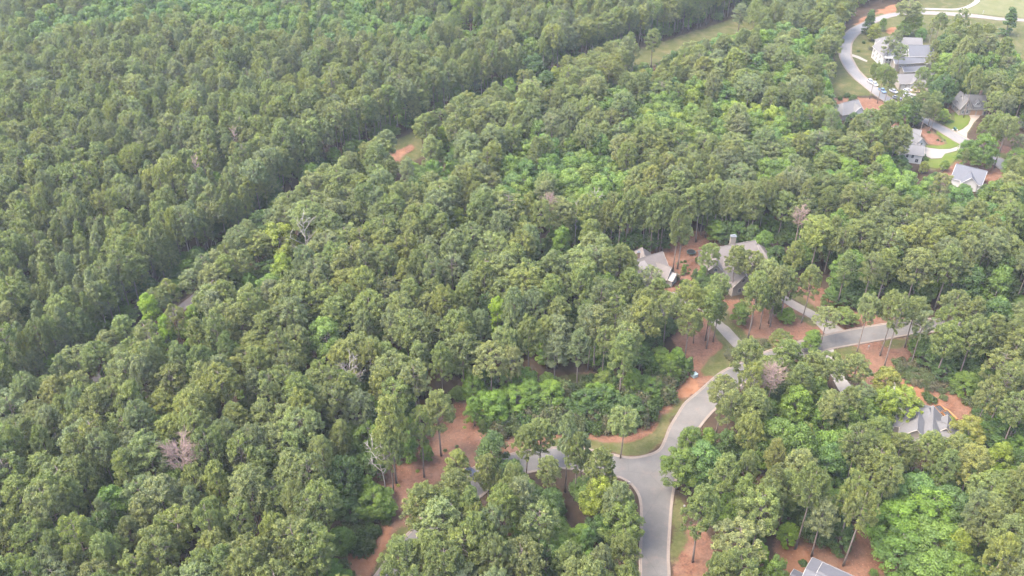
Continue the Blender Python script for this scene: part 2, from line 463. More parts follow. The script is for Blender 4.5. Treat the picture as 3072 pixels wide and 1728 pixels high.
# ------------------------------------------------------------------ roads
def gl(pts, n=6): return smooth_line(gpoly(pts), n)
left_a = gl([(1916,2100),(1919,1900),(1922,1728),(1922,1669),(1925,1560),(1922,1502),(1909,1470),(1887,1446),(1855,1430),(1800,1420),(1740,1410),(1680,1404),(1620,1410),(1556,1425),(1480,1460),(1400,1525),(1345,1590),(1300,1640),(1255,1692),(1215,1745),(1150,1850),(1080,2000)])
left_b = gl([(1000,1900),(1085,1780),(1131,1722),(1170,1668),(1203,1625),(1238,1588),(1285,1530),(1335,1475),(1390,1425),(1450,1390),(1530,1364),(1600,1352),(1660,1344),(1720,1345),(1779,1352),(1840,1365),(1890,1374),(1938,1368),(1978,1351),(1996,1319),(2010,1283),(2036,1240),(2056,1210),(2097,1175),(2155,1124),(2202,1098),(2270,1066),(2340,1043),(2398,1025),(2512,998),(2578,985),(2650,973),(2740,962),(2830,955),(2920,955),(3010,965),(3120,990)])
right_a = gl([(2004,2100),(2004,1900),(2006,1728),(2004,1669),(2008,1589),(2014,1510),(2022,1460),(2038,1400),(2058,1345),(2084,1301),(2127,1245),(2180,1195),(2227,1153),(2290,1113),(2380,1078),(2485,1048),(2567,1032),(2650,1018),(2712,1006),(2790,996),(2880,992),(2960,998),(3100,1030)])
flat_sheet('road', [tuple(p) for p in right_a] + [tuple(p) for p in reversed(left_b[len(gl([(1000,1900),(1085,1780)])) - 1:])] + [tuple(p) for p in reversed(left_a)], .02, M['asphalt'])
kerb('kerb', left_a, 1); kerb('kerb', left_b, 1); kerb('kerb', right_a, -1)
# the curving street of the far neighbourhood
far_out = gl([(3240,70),(3054,56),(2999,53.5),(2935,45),(2840,37),(2769,34.4),(2686,39),(2638,49),(2593,66.5),(2550,88),(2528,114),(2519,142),(2519,166),(2524,181),(2537.6,206),(2562,234),(2592,259),(2621,282),(2654,304),(2690,326),(2740,350),(2784,375),(2811,390),(2843,410),(2881,432),(2946,465),(2996,503),(3050,545),(3140,610)])
far_in = gl([(3240,76),(3054,63),(2999,60.6),(2959,56),(2864,47.5),(2769,43),(2695,46.5),(2638,63),(2602,83),(2574,104.5),(2557,126),(2552.6,147),(2554,171),(2559.4,182),(2572,205),(2589,225),(2609,243),(2635,266),(2660,285),(2684,302),(2730,326),(2795,361),(2858.7,393),(2897,413.5),(2973,459),(3012,480),(3080,525),(3160,580)])
flat_sheet('road', [tuple(p) for p in far_out] + [tuple(p) for p in reversed(far_in)], .02, M['asphalt_far'])
kerb('kerb', far_out, -1, .5, .1); kerb('kerb', far_in, 1, .5, .1)
def ribbon(name, pts, wid, z, mat, n=6):
    c = gl(pts, n); L = []; R = []
    for i, p in enumerate(c):
        d = (c[min(i + 1, len(c) - 1)] - c[max(i - 1, 0)]).normalized(); q = Vector((-d.y, d.x)) * wid / 2
        L.append(tuple(p + q)); R.append(tuple(p - q))
    return flat_sheet(name, R + L[::-1], z, mat)
ribbon('path', [(2760,25.5),(2800,27),(2850,28.5),(2880,27),(2905,20),(2925,9),(2932,0),(2928,-12),(2900,-30)], 3.0, .012, M['white_concrete'])
# lane in the tree corridor at the edge of the plantation
CORR = [(-330,1590),(-150,1440),(134,1247),(306,1127),(430,1020),(556,914),(720,790),(880,665),(1010,560),(1200,455),(1350,390),(1500,330),(1700,250),(1950,165),(2100,120),(2260,62),(2420,10),(2640,-60)]
lane_c = gl(CORR, 5)
ribbon('lane', CORR[:8], 3.6, .012, M['gravel'], 5)
# driveways
flat_sheet('driveway', gpoly([(2211,1053),(2163,1001),(2099.7,926),(2060,905),(2030,897),(2000,905),(1985,925),(2010,935),(2040,915),(2075,925),(2119.6,934),(2187,981.5),(2238.8,1039),(2262,1067),(2228,1083)]) [::-1], .028, M['concrete'])
flat_sheet('driveway', gpoly([(2300,850),(2330,858),(2366,894),(2445.5,936),(2500,968),(2535,992),(2480,1006),(2430,954),(2366,918),(2330,890),(2290,872)])[::-1], .028, M['concrete'])
flat_sheet('driveway', gpoly([(2460,1058),(2500,1046),(2520,1110),(2548,1150),(2585,1195),(2650,1250),(2700,1262),(2720,1300),(2660,1335),(2610,1300),(2560,1240),(2510,1160),(2480,1100)])[::-1], .028, M['white_concrete'])
flat_sheet('driveway', gpoly([(2950,960),(2965,912),(2990,915),(3060,962),(3110,1000),(3085,1003),(3040,985),(3000,965),(2985,975)])[::-1], .028, M['white_concrete'])
flat_sheet('driveway', gpoly([(2768,439),(2789,444),(2817,447.6),(2849,447),(2872,440),(2884,429),(2897,437),(2886,447),(2859,455),(2835,461),(2825,474),(2794,476),(2778,468),(2771,461)])[::-1], .028, M['white_concrete'])
flat_sheet('driveway', gpoly([(2905,341),(2943,340.5),(2938,351.6),(2922,367),(2913,382),(2902,398),(2900,417),(2862,397),(2887,388),(2905,374),(2912,356)])[::-1], .028, M['pink_concrete'])
flat_sheet('driveway', gpoly([(2690,298),(2710,280),(2718,268),(2745,268),(2750,285),(2735,296),(2700,306)])[::-1], .028, M['white_concrete'])
flat_sheet('footpath', gpoly([(2552,161),(2575,168),(2603,182),(2600,186),(2572,175),(2553,168)])[::-1], .028, M['white_concrete'])
flat_sheet('lawn', gpoly([(2865,336),(2905,340),(2911,355),(2903,374),(2887,386.5),(2873,391),(2862,391),(2849,388),(2833,373),(2842,367),(2863,366)])[::-1], .008, M['lawn'], wob_amt=.25)
flat_sheet('lawn', gpoly([(2775,470),(2793,478),(2825,476),(2834,463),(2872,454),(2884,450),(2873,475),(2850,492),(2810,505),(2785,500)])[::-1], .008, M['lawn'], wob_amt=.3)
flat_sheet('lawn', gpoly([(2808,390),(2843,410.5),(2880,432),(2872,438),(2849,445.5),(2817,446.5),(2789,443),(2770,437),(2815,438),(2842,431),(2838,420),(2812,402)])[::-1], .008, M['lawn'], wob_amt=.25)
flat_sheet('fairway', gpoly([(2800,34),(2870,33),(2912,24),(2940,8),(2945,-20),(3400,-20),(3400,60),(3054,53),(2940,42)])[::-1], .006, M['fairway'], wob_amt=.4)
# ------------------------------------------------------------------ trees: meshes
def unit(a): return a / np.maximum(1e-9, np.linalg.norm(a, axis=-1, keepdims=True))
def sprays(g, C, R, per, size, zflat=.8, up=.25, ragged=.6, elong=1.7, blades=0.0):
    """leaf- or needle-tuft faces spread through the shells of the sprigs at C with radii R"""
    n = len(C)
    c = np.repeat(np.arange(n), per)
    d = unit(g.normal(size=(n * per, 3)) + np.array([0, 0, up]))
    rr = R[c][:, None] * (.55 + .55 * g.random((n * per, 1)) ** .6)
    p = C[c] + d * rr * np.array([1, 1, zflat])
    nn = unit(d + ragged * g.normal(size=d.shape) + np.array([0, 0, .15]))
    t = unit(np.cross(nn, g.normal(size=d.shape)))
    bl = g.random((n * per, 1)) < blades
    t = np.where(bl, unit(d + .45 * g.normal(size=d.shape) + np.array([0, 0, .35])), t)
    nn = np.where(bl, unit(np.cross(t, g.normal(size=d.shape))), nn)
    b = np.cross(nn, t)
    s = size * (.6 + .8 * g.random((n * per, 1)))
    t = t * s * elong / 2; b = b * s / 2
    V = np.stack([p - t, p + b * .9 - t * .1, p + t, p - b * .9 - t * .1], 1).reshape(-1, 3)
    sp = g.random(n)
    return V, np.repeat(.5 * sp[c] + .5 * g.random(n * per), 1), sp[c]
def leaf_mesh(name, parts, mat):
    V = np.concatenate([q[0] for q in parts]); lf = np.concatenate([q[1] for q in parts]); sp = np.concatenate([q[2] for q in parts])
    me = bpy.data.meshes.new(name)
    fast_mesh(me, V, np.arange(len(V)).reshape(-1, 4))
    a = me.attributes.new('leaf', 'FLOAT', 'FACE'); a.data.foreach_set('value', lf.astype(np.float32))
    a = me.attributes.new('sprig', 'FLOAT', 'FACE'); a.data.foreach_set('value', sp.astype(np.float32))
    me.materials.append(mat)
    return me
def trunk_mesh(name, g, H, r0, limbs, mat, r1=.06, bend=.35, sides=7):
    m = MB()
    a = g.random() * 6.28
    pts = []; rad = []
    for i in range(8):
        t = i / 7
        k = bend * math.sin(t * 2.6) * (1 if i else 0)
        pts.append((math.cos(a) * k, math.sin(a) * k, t * H - (.3 if i == 0 else 0))); rad.append(r0 * (1 - t) ** .75 * (1.25 if i == 0 else 1) + r1 * t)
    m.tube(pts, rad, sides)
    for L in limbs: m.tube(L[0], L[1], 4)
    me = bpy.data.meshes.new(name)
    me.from_pydata(m.v, [], m.f); me.materials.append(mat)
    me.polygons.foreach_set('use_smooth', [True] * len(me.polygons))
    return me
def limbs_to(C, g, n, rise, r=.09):
    out = []
    for i in g.permutation(len(C))[:n]:
        c = C[i]; h = math.hypot(c[0], c[1])
        z0 = c[2] - rise * h
        out.append(([(0, 0, z0), (c[0] * .5, c[1] * .5, z0 + (c[2] - z0) * .62), tuple(c)], [r, r * .7, r * .25]))
    return out
def dome_points(g, n, zb, H, R, peak, fall, fill, lobes):
    """sprig centres over a lumpy dome: main limbs end in lobes, sprigs sit on the lobes"""
    m = lobes
    t = (np.arange(m) + g.random(m)) / m
    t = t ** .8
    r = R * np.clip(1 - (np.abs(t - peak) / fall) ** 2.3, .06, 1) * (.56 + .34 * g.random(m) ** .7)
    a = np.arange(m) * 2.399 + g.random(m) * .7
    L = np.stack([np.cos(a) * r, np.sin(a) * r, zb + t * (H - zb - 1.2)], -1)
    Lr = (.20 + .12 * g.random(m)) * R * fill
    k = g.integers(m, size=n)
    d = unit(g.normal(size=(n, 3)) + np.array([0, 0, .45])) * np.array([1, 1, .72])
    C = L[k] + d * (Lr[k] * (.65 + .4 * g.random(n)))[:, None]
    return C, L
def pine(k, shape):
    g = np.random.default_rng(100 + k)
    H = 25.0
    if shape == 'pointed':
        zb, R, n = .30 * H, 4.1, 230
        t = np.sort(g.random(n)) ** .85
        a = np.arange(n) * 2.399 + g.random(n) * .9
        r = (R * (1 - t) ** .75 * (.45 + .6 * g.random(n)) + .2) * (1 + .2 * np.sin(a * 3 + t * 9) + .15 * np.sin(a * 5 - t * 14))
        C = np.stack([np.cos(a) * r, np.sin(a) * r, zb + t * (H - zb - .6) + .12 * r], -1); L = C[::7]
    elif shape == 'narrow': zb, R = .46 * H, 3.6; C, L = dome_points(g, 220, zb, H, R, .36, .68, 1.25, 34)
    elif shape == 'flat': zb, R = .60 * H, 5.4; C, L = dome_points(g, 270, zb, H, R, .42, .74, 1.1, 42)
    elif shape == 'sparse': zb, R = .50 * H, 4.9; C, L = dome_points(g, 165, zb, H, R, .45, .72, 1.0, 28)
    else: zb, R = .48 * H, 4.9; C, L = dome_points(g, 290, zb, H, R, .36, .68, 1.2, 46)
    n = len(C)
    Rs = .40 + .32 * g.random(n)
    P = [sprays(g, C, Rs, 66, .215, .9, .40, .6, 2.2, .6)]
    crown = leaf_mesh('pine_crown', P, M['leaf'])
    tr = trunk_mesh('pine_trunk', g, H - .8, .27, limbs_to(L, g, min(len(L), 24), .22), M['bark'])
    return dict(crown=crown, trunk=tr, R=R, zc=(zb + H) / 2, zb=zb, H=H, shape=shape)
def broad(k, shape):
    g = np.random.default_rng(300 + k)
    H = 20.0
    if shape == 'tall': zb, R, n = 3.5, 3.9, 84
    elif shape == 'wide': zb, R, n = 4.0, 5.8, 110
    elif shape == 'column': zb, R, n = 1.0, 2.6, 60
    else: zb, R, n = 3.5, 4.9, 96
    t = g.random(n) ** .75
    prof = np.sqrt(np.clip(1 - ((t - .42) / .60) ** 2, .05, 1)) if shape != 'column' else np.clip(1.05 - t, .08, 1) ** .75
    r = R * prof * (.45 + .55 * g.random(n) ** .4)
    a = np.arange(n) * 2.399 + g.random(n) * .8
    lob = 1 + .2 * np.sin(a * 3 + g.random() * 6) + .14 * np.sin(a * 5 + g.random() * 6) * (1 - t * .5)
    r = r * lob
    zt = H - zb - .9 - .9 * (np.sin(a * 2.5 + 1) + 1) * (t > .6)
    C = np.stack([np.cos(a) * r, np.sin(a) * r, zb + t * zt], -1)
    Rs = .85 + .8 * g.random(n)
    if shape == 'column': Rs *= .75
    P = [sprays(g, C, Rs, 150, .33, .8, .35, .5, 1.35)]
    crown = leaf_mesh('broadleaf_crown', P, M['leaf'])
    tr = trunk_mesh('broadleaf_trunk', g, H * .8, .25, limbs_to(C, g, 30, .55, .11), M['bark_grey'], .08, .5)
    return dict(crown=crown, trunk=tr, R=R, zc=(zb + H) / 2, zb=zb, H=H, shape=shape)
PINES = [pine(k, s) for k, s in enumerate(['round', 'round', 'round', 'flat', 'flat', 'narrow', 'narrow', 'sparse', 'sparse', 'round', 'round', 'narrow', 'flat', 'sparse'])]
POINTED = [pine(20 + k, 'pointed') for k in range(4)]
BROAD = [broad(k, s) for k, s in enumerate(['dome', 'dome', 'tall', 'tall', 'wide', 'wide'])]
CONE = broad(40, 'column')

def merged(v, k):
    """trunk and crown of one kind of tree as one mesh, for the far woods"""
    bm = bmesh.new()
    me = v['crown'].copy(); me.name = 'wood_tree'
    a = v['trunk']
    n0, l0, p0 = len(me.vertices), len(me.loops), len(me.polygons)
    bm.free()
    vc = np.empty(n0 * 3, np.float32); me.vertices.foreach_get('co', vc)
    va = np.empty(len(a.vertices) * 3, np.float32); a.vertices.foreach_get('co', va)
    V = np.concatenate([vc, va]).reshape(-1, 3)
    lv = np.empty(l0, np.int32); me.loops.foreach_get('vertex_index', lv)
    la = np.empty(len(a.loops), np.int32); a.loops.foreach_get('vertex_index', la)
    st = np.empty(p0, np.int32); me.polygons.foreach_get('loop_start', st)
    sa = np.empty(len(a.polygons), np.int32); a.polygons.foreach_get('loop_start', sa)
    lf = np.empty(p0, np.float32); me.attributes['leaf'].data.foreach_get('value', lf)
    sp = np.empty(p0, np.float32); me.attributes['sprig'].data.foreach_get('value', sp)
    o = bpy.data.meshes.new('wood_tree')
    o.vertices.add(len(V)); o.vertices.foreach_set('co', V.ravel())
    o.loops.add(l0 + len(la)); o.loops.foreach_set('vertex_index', np.concatenate([lv, la + n0]))
    o.polygons.add(p0 + len(sa)); o.polygons.foreach_set('loop_start', np.concatenate([st, sa + l0]))
    o.materials.append(M['leaf_mass']); o.materials.append(a.materials[0])
    o.polygons.foreach_set('material_index', np.concatenate([np.zeros(p0, np.int32), np.ones(len(sa), np.int32)]))
    for nm, arr in (('leaf', lf), ('sprig', sp)):
        x = o.attributes.new(nm, 'FLOAT', 'FACE'); x.data.foreach_set('value', np.concatenate([arr, np.full(len(sa), .5, np.float32)]))
    o.update(calc_edges=True)
    bpy.data.meshes.remove(me)
    return o

# ------------------------------------------------------------------ trees: tones
TONES = {  # name: albedo
 'olive': (.101, .121, .039), 'dusky olive': (.089, .107, .038), 'pale olive': (.118, .136, .051), 'yellowish olive': (.115, .130, .037), 'grey-green': (.102, .121, .055),
 'mid green': (.068, .108, .022), 'dark green': (.041, .069, .019), 'bright green': (.080, .130, .021), 'blue-green': (.064, .110, .031), 'yellow-green': (.120, .153, .025), 'light green': (.096, .140, .032),
 'lime': (.118, .180, .020), 'golden green': (.135, .146, .032),
}
def jit(c, g, a=.10):
    k = 1 + a * (g.random() * 2 - 1)
    return tuple(max(.004, x * k * (1 + .05 * (g.random() * 2 - 1))) for x in c)
TREES = []      # dicts: kind, var, x, y, h, s, rz, tone, col, label, group, lean
def put(kind, x, y, h, s=1.0, tone='olive', var=None, label=None, group=None, lean=(0, 0), cat=None):
    pool = {'pine': PINES, 'pointed': POINTED, 'broad': BROAD, 'cone': [CONE]}[kind]
    v = pool[var if var is not None else int(rng.integers(len(pool)))]
    TREES.append(dict(kind='pine' if kind in ('pine', 'pointed') else 'broad', sub=kind, v=v, x=x, y=y, h=h, s=s, rz=float(rng.random() * 6.28), tone=tone, col=jit(TONES[tone], rng), label=label, group=group, lean=lean, cat=cat))
    return TREES[-1]
def hero(kind, bx, by, ty=None, h=None, wide=None, **kw):
    """a tree whose foot is seen at photo pixel (bx,by); ty = row of its top; wide = crown width in photo pixels"""
    b = at(bx, by)
    hh = h if h else height_to(bx, by, ty)
    t = put(kind, b.x, b.y, hh, **kw)
    if wide:
        sc = proj(b.x, b.y, hh * .75)[2]
        t['s'] = wide / sc / 2 / t['v']['R'] / 1.08
    else:
        t['s'] = hh / t['v']['H'] * kw.get('s', 1.0)
    return t
def crown(kind, cx, cy, h, wide, **kw):
    """a tree known by its crown: crown centre at photo pixel (cx,cy), height h metres, crown width in photo pixels"""
    pool = {'pine': PINES, 'pointed': POINTED, 'broad': BROAD, 'cone': [CONE]}[kind]
    var = kw.pop('var', None)
    if var is None: var = int(rng.integers(len(pool)))
    v = pool[var]
    zc = v['zc'] / v['H'] * h
    c = at(cx, cy, zc)
    t = put(kind, c.x, c.y, h, var=var, **kw)
    t['s'] = wide / proj(c.x, c.y, zc)[2] / 2 / v['R'] / 1.08
    return t
# ------------------------------------------------------------------ trees: single ones seen in the open
G_YARD = 'tall pines standing in the yards'
G_EDGE = 'tall bare-stemmed pines behind the two houses'
G_FAR = 'trees among the houses of the far neighbourhood'
G_CLEAR = 'pines round the leaf-strewn clearing'
def hp(bx, by, ty, wide, label, group, tone='olive', kind='pine', var=None, h=None):
    return hero(kind, bx, by, ty=ty, h=h, wide=wide, label=label, group=group, tone=tone, var=var)
hp(1324, 1367, 1172, 92, 'pine with thick pinkish trunk standing alone in the leaf-strewn clearing', G_CLEAR, 'olive', var=5)
hp(1272, 1431, 1224, 80, 'slim pine with long pale trunk at the middle of the clearing edge', G_CLEAR, 'olive', var=7)
hp(1181, 1478, 1292, 92, 'dense pine with grey trunk at the lower end of the clearing', G_CLEAR, 'olive', var=0)
hp(1189, 1449, 1190, 112, 'tall yellowish pine rising behind the bare snag', G_CLEAR, 'yellowish olive', var=9)
hp(1024, 1412, 1290, 85, 'pine with two bare stems in view above the dark undergrowth by the snag', G_CLEAR, 'olive', var=1)
hp(1040, 1418, 1262, 60, 'narrow pine crowding its twin beside the snag', G_CLEAR, 'olive', var=6)
hp(1090, 1330, 1175, 95, 'grey-green pine over the dark gap behind the clearing', G_CLEAR, 'grey-green', var=2)
hp(1448, 1340, 1258, 26, 'thin young pine at the far corner of the clearing', G_CLEAR, 'dusky olive', var=6)
hp(1695, 1476, 1232, 62, 'tall dark-stemmed pine with small crown in front of the branch road', 'pines around the road junction', 'grey-green', var=5)
hp(1722, 1500, 1300, 70, 'pine with thin dark stem beside the tall dark-stemmed pine', 'pines around the road junction', 'olive', var=1)
hp(1618, 1402, 1262, 105, 'broad pine leaning its crown over the branch road', 'pines around the road junction', 'olive', var=0)
hp(1861, 1374, 1229, 105, 'pale pine on the grass verge at the inner corner of the junction', 'pines around the road junction', 'pale olive', var=4)
hp(2147, 1303, 1136, 100, 'pine on the kerb whose crown hides the main road bend', 'pines around the road junction', 'pale olive', var=3)
for x, y, ty, wd, lab, tone, v in [
 (2119, 1045, 868, 56, 'slender pine beside the long driveway, upper of the pair on red straw', 'olive', 5), (2139, 1025, 885, 52, 'slender pine beside the long driveway, nearer the grass strip', 'olive', 6),
 (2052, 1081, 905, 76, 'pine with dark stem at the wood edge of the red straw yard', 'olive', 1), (2080, 1029, 940, 44, 'small pine above the red straw yard', 'olive', 6),
 (2245, 1013, 828, 84, 'tall pine on the grass corner between the two driveways', 'olive', 2), (2279, 987, 850, 62, 'dark-stemmed pine in the red bed between the driveways', 'olive', 1),
 (2310, 980, 800, 72, 'pine in the middle of the red bed between the driveways', 'pale olive', 9), (2340, 966, 805, 70, 'pine standing close beside the short concrete driveway', 'olive', 2),
 (2404, 969, 797, 70, 'round-headed pine with long clear stem across the short driveway', 'olive', 0), (2509, 924, 750, 62, 'pine with clear stem at the edge of the wood beyond the short driveway', 'dusky olive', 5),
 (2569, 1061, 884, 76, 'pine whose thin stem crosses the pavement of the upper road', 'pale olive', 3), (2640, 1066, 880, 92, 'pine with stem crossing the upper road, second along', 'olive', 4),
 (2652, 1103, 884, 70, 'tall leaning-looking pine with base on red soil above the shrubs', 'olive', 7), (2714, 1042, 892, 88, 'pine at the far kerb end of the upper road', 'olive', 0),
 (2733, 1095, 930, 66, 'pine with a broken stub on its pale stem', 'grey-green', 8), (2801, 1144, 968, 92, 'big pine with long pale stem on the wood edge above the grey hip-roofed house', 'olive', 1),
 (2871, 1149, 948, 96, 'big pine with long bare stem deepest in the shade of the wood edge', 'olive', 2), (2463, 1030, 926, 84, 'leafy pine beside the mouth of the short driveway', 'pale olive', 3),
 (2960, 1290, 1090, 90, 'tall leaning-looking pine with pale stem beside the dark shrubs', 'olive', 8), (2997, 1180, 985, 84, 'pine rising from the shaded wood beyond the hip-roofed house', 'olive', 1),
 (3030, 1335, 1160, 80, 'pine with a thick pale stem close to the picture edge by the hip-roofed house', 'olive', 9),
 (2529, 1697, 1468, 112, 'tall pine with curved pale stem beside the lavender-grey roof', 'olive', 3), (2509, 1660, 1418, 105, 'pine with long stem over the dark shrubs above the lavender-grey roof', 'olive', 7),
 (2434, 1669, 1490, 90, 'thin-stemmed pine nearest the corner of the lavender-grey roof', 'grey-green', 6), (2386, 1646, 1404, 112, 'tall pine above the lime bush over the red soil', 'olive', 4),
 (2335, 1583, 1422, 116, 'round dense pine above the red soil yard', 'olive', 0), (2078, 1686, 1462, 118, 'pine with grey stem on red soil by the grass verge', 'olive', 9),
 (2188, 1750, 1570, 172, 'broad thin pine showing its pale branches above the red soil', 'pale olive', 8)]:
    hp(x, y, ty, wd, lab, G_YARD, tone, var=v)
# bare-stemmed pines behind the houses
EDGE = {}
for i, (x, y, ty) in enumerate([(1851,768,600),(1874,762,570),(1880,757,590),(1888,758,560),(1923,756,590),(1942,758,598),(1950,764,585),(1970,760,575),(1979,757,590),(1988,752,580),(2019,810,618),(2032,806,640),(2087,725,548),(2101,705,552),(2116,712,545),(2137,706,540),(2158,722,556),(2170,721,548),(2180,722,562),(2212,720,556),(2224,721,540),(2238,727,560),(2246,737,548),(1830,742,575),(1812,760,600),(1990,735,562),(2050,735,560),(2064,722,555)]):
    wh = 'behind the gabled house' if x < 2045 else ('over the gap between the houses' if x < 2110 else 'behind the big house')
    v = [5, 6, 7, 1, 5, 6, 2][i % 7]; tn = ['olive', 'dusky olive', 'pale olive'][i % 3]
    t = hp(x, y, ty, 52 + (i * 7) % 22, None, G_EDGE, tn, var=v)
    EDGE.setdefault(wh, []).append((x, t))
ORD = ['first', 'second', 'third', 'fourth', 'fifth', 'sixth', 'seventh', 'eighth', 'ninth', 'tenth', 'eleventh', 'twelfth', 'thirteenth', 'fourteenth', 'fifteenth']
for wh, L in EDGE.items():
    for q, (x, t) in enumerate(sorted(L, key=lambda e: e[0])):
        t['label'] = f"{t['tone']} bare-stemmed pine {wh}, {ORD[q]} counting away from the lane"
# pines known by their crowns around the two houses and along the roads
for x, y, h, wd, lab, tone, v in [
 (1951, 842, 22, 92, 'pine crown covering the lower corner of the gabled house', 'grey-green', 8), (1892, 852, 22, 78, 'pine before the hidden end of the gabled house', 'olive', 0), (1862, 772, 21, 72, 'pine beside the far end of the gabled house roof', 'olive', 2), (1888, 786, 19, 56, 'pine crown touching the shed dormer of the gabled house', 'yellowish olive', 1),
 (1973, 880, 22, 80, 'pine in front of the small court by the gabled house', 'olive', 9), (2005, 918, 23, 92, 'pine hiding the upper bend of the long driveway', 'pale olive', 3), (1848, 890, 22, 86, 'pine below the gabled house at the wood edge', 'olive', 2), (1929, 915, 23, 90, 'pine over the wood edge below the court', 'olive', 0),
 (2068, 880, 21, 88, 'pine between the garden court and the long driveway', 'yellowish olive', 4), (2135, 896, 21, 80, 'pine below the front wing of the big house', 'olive', 3), (2159, 852, 19, 72, 'pine in front of the conical evergreen by the big house', 'pale olive', 4),
 (2129, 762, 19, 72, 'pine standing against the gable of the big house', 'olive', 3), (2211, 776, 20, 76, 'round pine in front of the main roof of the big house', 'olive', 0), (2256, 784, 18, 86, 'pine spreading over the far wing of the big house', 'olive', 4), (2308, 815, 18, 86, 'pine beyond the far wing of the big house', 'pale olive', 0), (2276, 850, 19, 76, 'pine in front of the garage court of the big house', 'olive', 1), (2326, 866, 19, 70, 'thin pine over the sandy end of the short driveway', 'pale olive', 7),
 (2246, 1068, 23, 104, 'broad pine covering the road by the long driveway mouth', 'olive', 0), (2345, 1014, 12, 70, 'small round pine at the upper road kerb', 'olive', 4), (2362, 1068, 21, 105, 'dense pine below the upper road', 'olive', 1), (2300, 1120, 22, 100, 'pine in the wood below the upper road', 'olive', 2), (2445, 1096, 19, 96, 'wide pine over the pale driveway beside the upper road', 'olive', 9), (2400, 1140, 22, 95, 'pine above the pinkish dead tree by the pale driveway', 'dusky olive', 0), (2490, 1098, 20, 98, 'pine hiding the mouth of the pale driveway', 'olive', 4), (2568, 1100, 16, 92, 'low pine on the red soil below the upper road', 'olive', 2),
 (2550, 1205, 20, 84, 'pine crossing the lower end of the pale driveway', 'olive', 2), (2500, 1215, 21, 96, 'pine over the middle of the pale driveway', 'pale olive', 3), (2590, 1190, 17, 82, 'thin pine beside the golden-green tree', 'grey-green', 7), (2640, 1300, 16, 92, 'sparse pine on the pale court of the hip-roofed house', 'pale olive', 8), (2700, 1345, 20, 96, 'pine in front of the hip-roofed house', 'olive', 1), (2790, 1345, 20, 100, 'pine hiding the near eaves of the hip-roofed house', 'olive', 0), (2870, 1350, 20, 92, 'pine hiding the end wing of the hip-roofed house', 'olive', 2)]:
    crown('pine', x, y, h, wd, label=lab, group=G_YARD, tone=tone, var=v)
for x, y, h, wd, lab, tone, v in [
 (1268, 1512, 24, 132, 'big pine over the hidden stretch of the branch road, uppermost', 'olive', 0), (1318, 1562, 24, 152, 'big pine over the hidden stretch of the branch road, middle', 'pale olive', 9), (1366, 1466, 22, 118, 'pine between the navy car and the road bend', 'olive', 2), (1370, 1392, 17, 78, 'yellowish pine beside the navy car on the clearing side', 'yellowish olive', 6), (1462, 1412, 21, 84, 'pine on the junction side of the navy car', 'olive', 1), (1345, 1520, 22, 110, 'pine crowding over the outer kerb of the hidden road', 'olive', 1), (1200, 1672, 23, 138, 'big pine over the branch road kerb near the bottom edge', 'olive', 1), (1290, 1650, 23, 120, 'dense pine inside the bend near the bottom edge', 'olive', 0), (1580, 1322, 20, 86, 'pine whose crown meets the broad one over the branch road', 'olive', 2), (1540, 1440, 22, 90, 'pine inside the branch road bend beside the dark green tree', 'olive', 9), (1645, 1405, 16, 76, 'small round pine on the inner kerb of the branch road', 'pale olive', 1), (1800, 1400, 22, 108, 'broad pine crown covering the road between branch and junction', 'olive', 0), (1872, 1655, 23, 98, 'pine leaning over the main road kerb, middle of three', 'olive', 0), (1880, 1745, 23, 100, 'pine at the main road kerb by the bottom edge', 'olive', 2), (1855, 1490, 20, 92, 'pine at the main road kerb just below the junction', 'grey-green', 1), (1745, 1345, 22, 70, 'narrow pine before the branch road pavement', 'grey-green', 5)]:
    crown('pine', x, y, h, wd, label=lab, group='pines around the road junction', tone=tone, var=v)
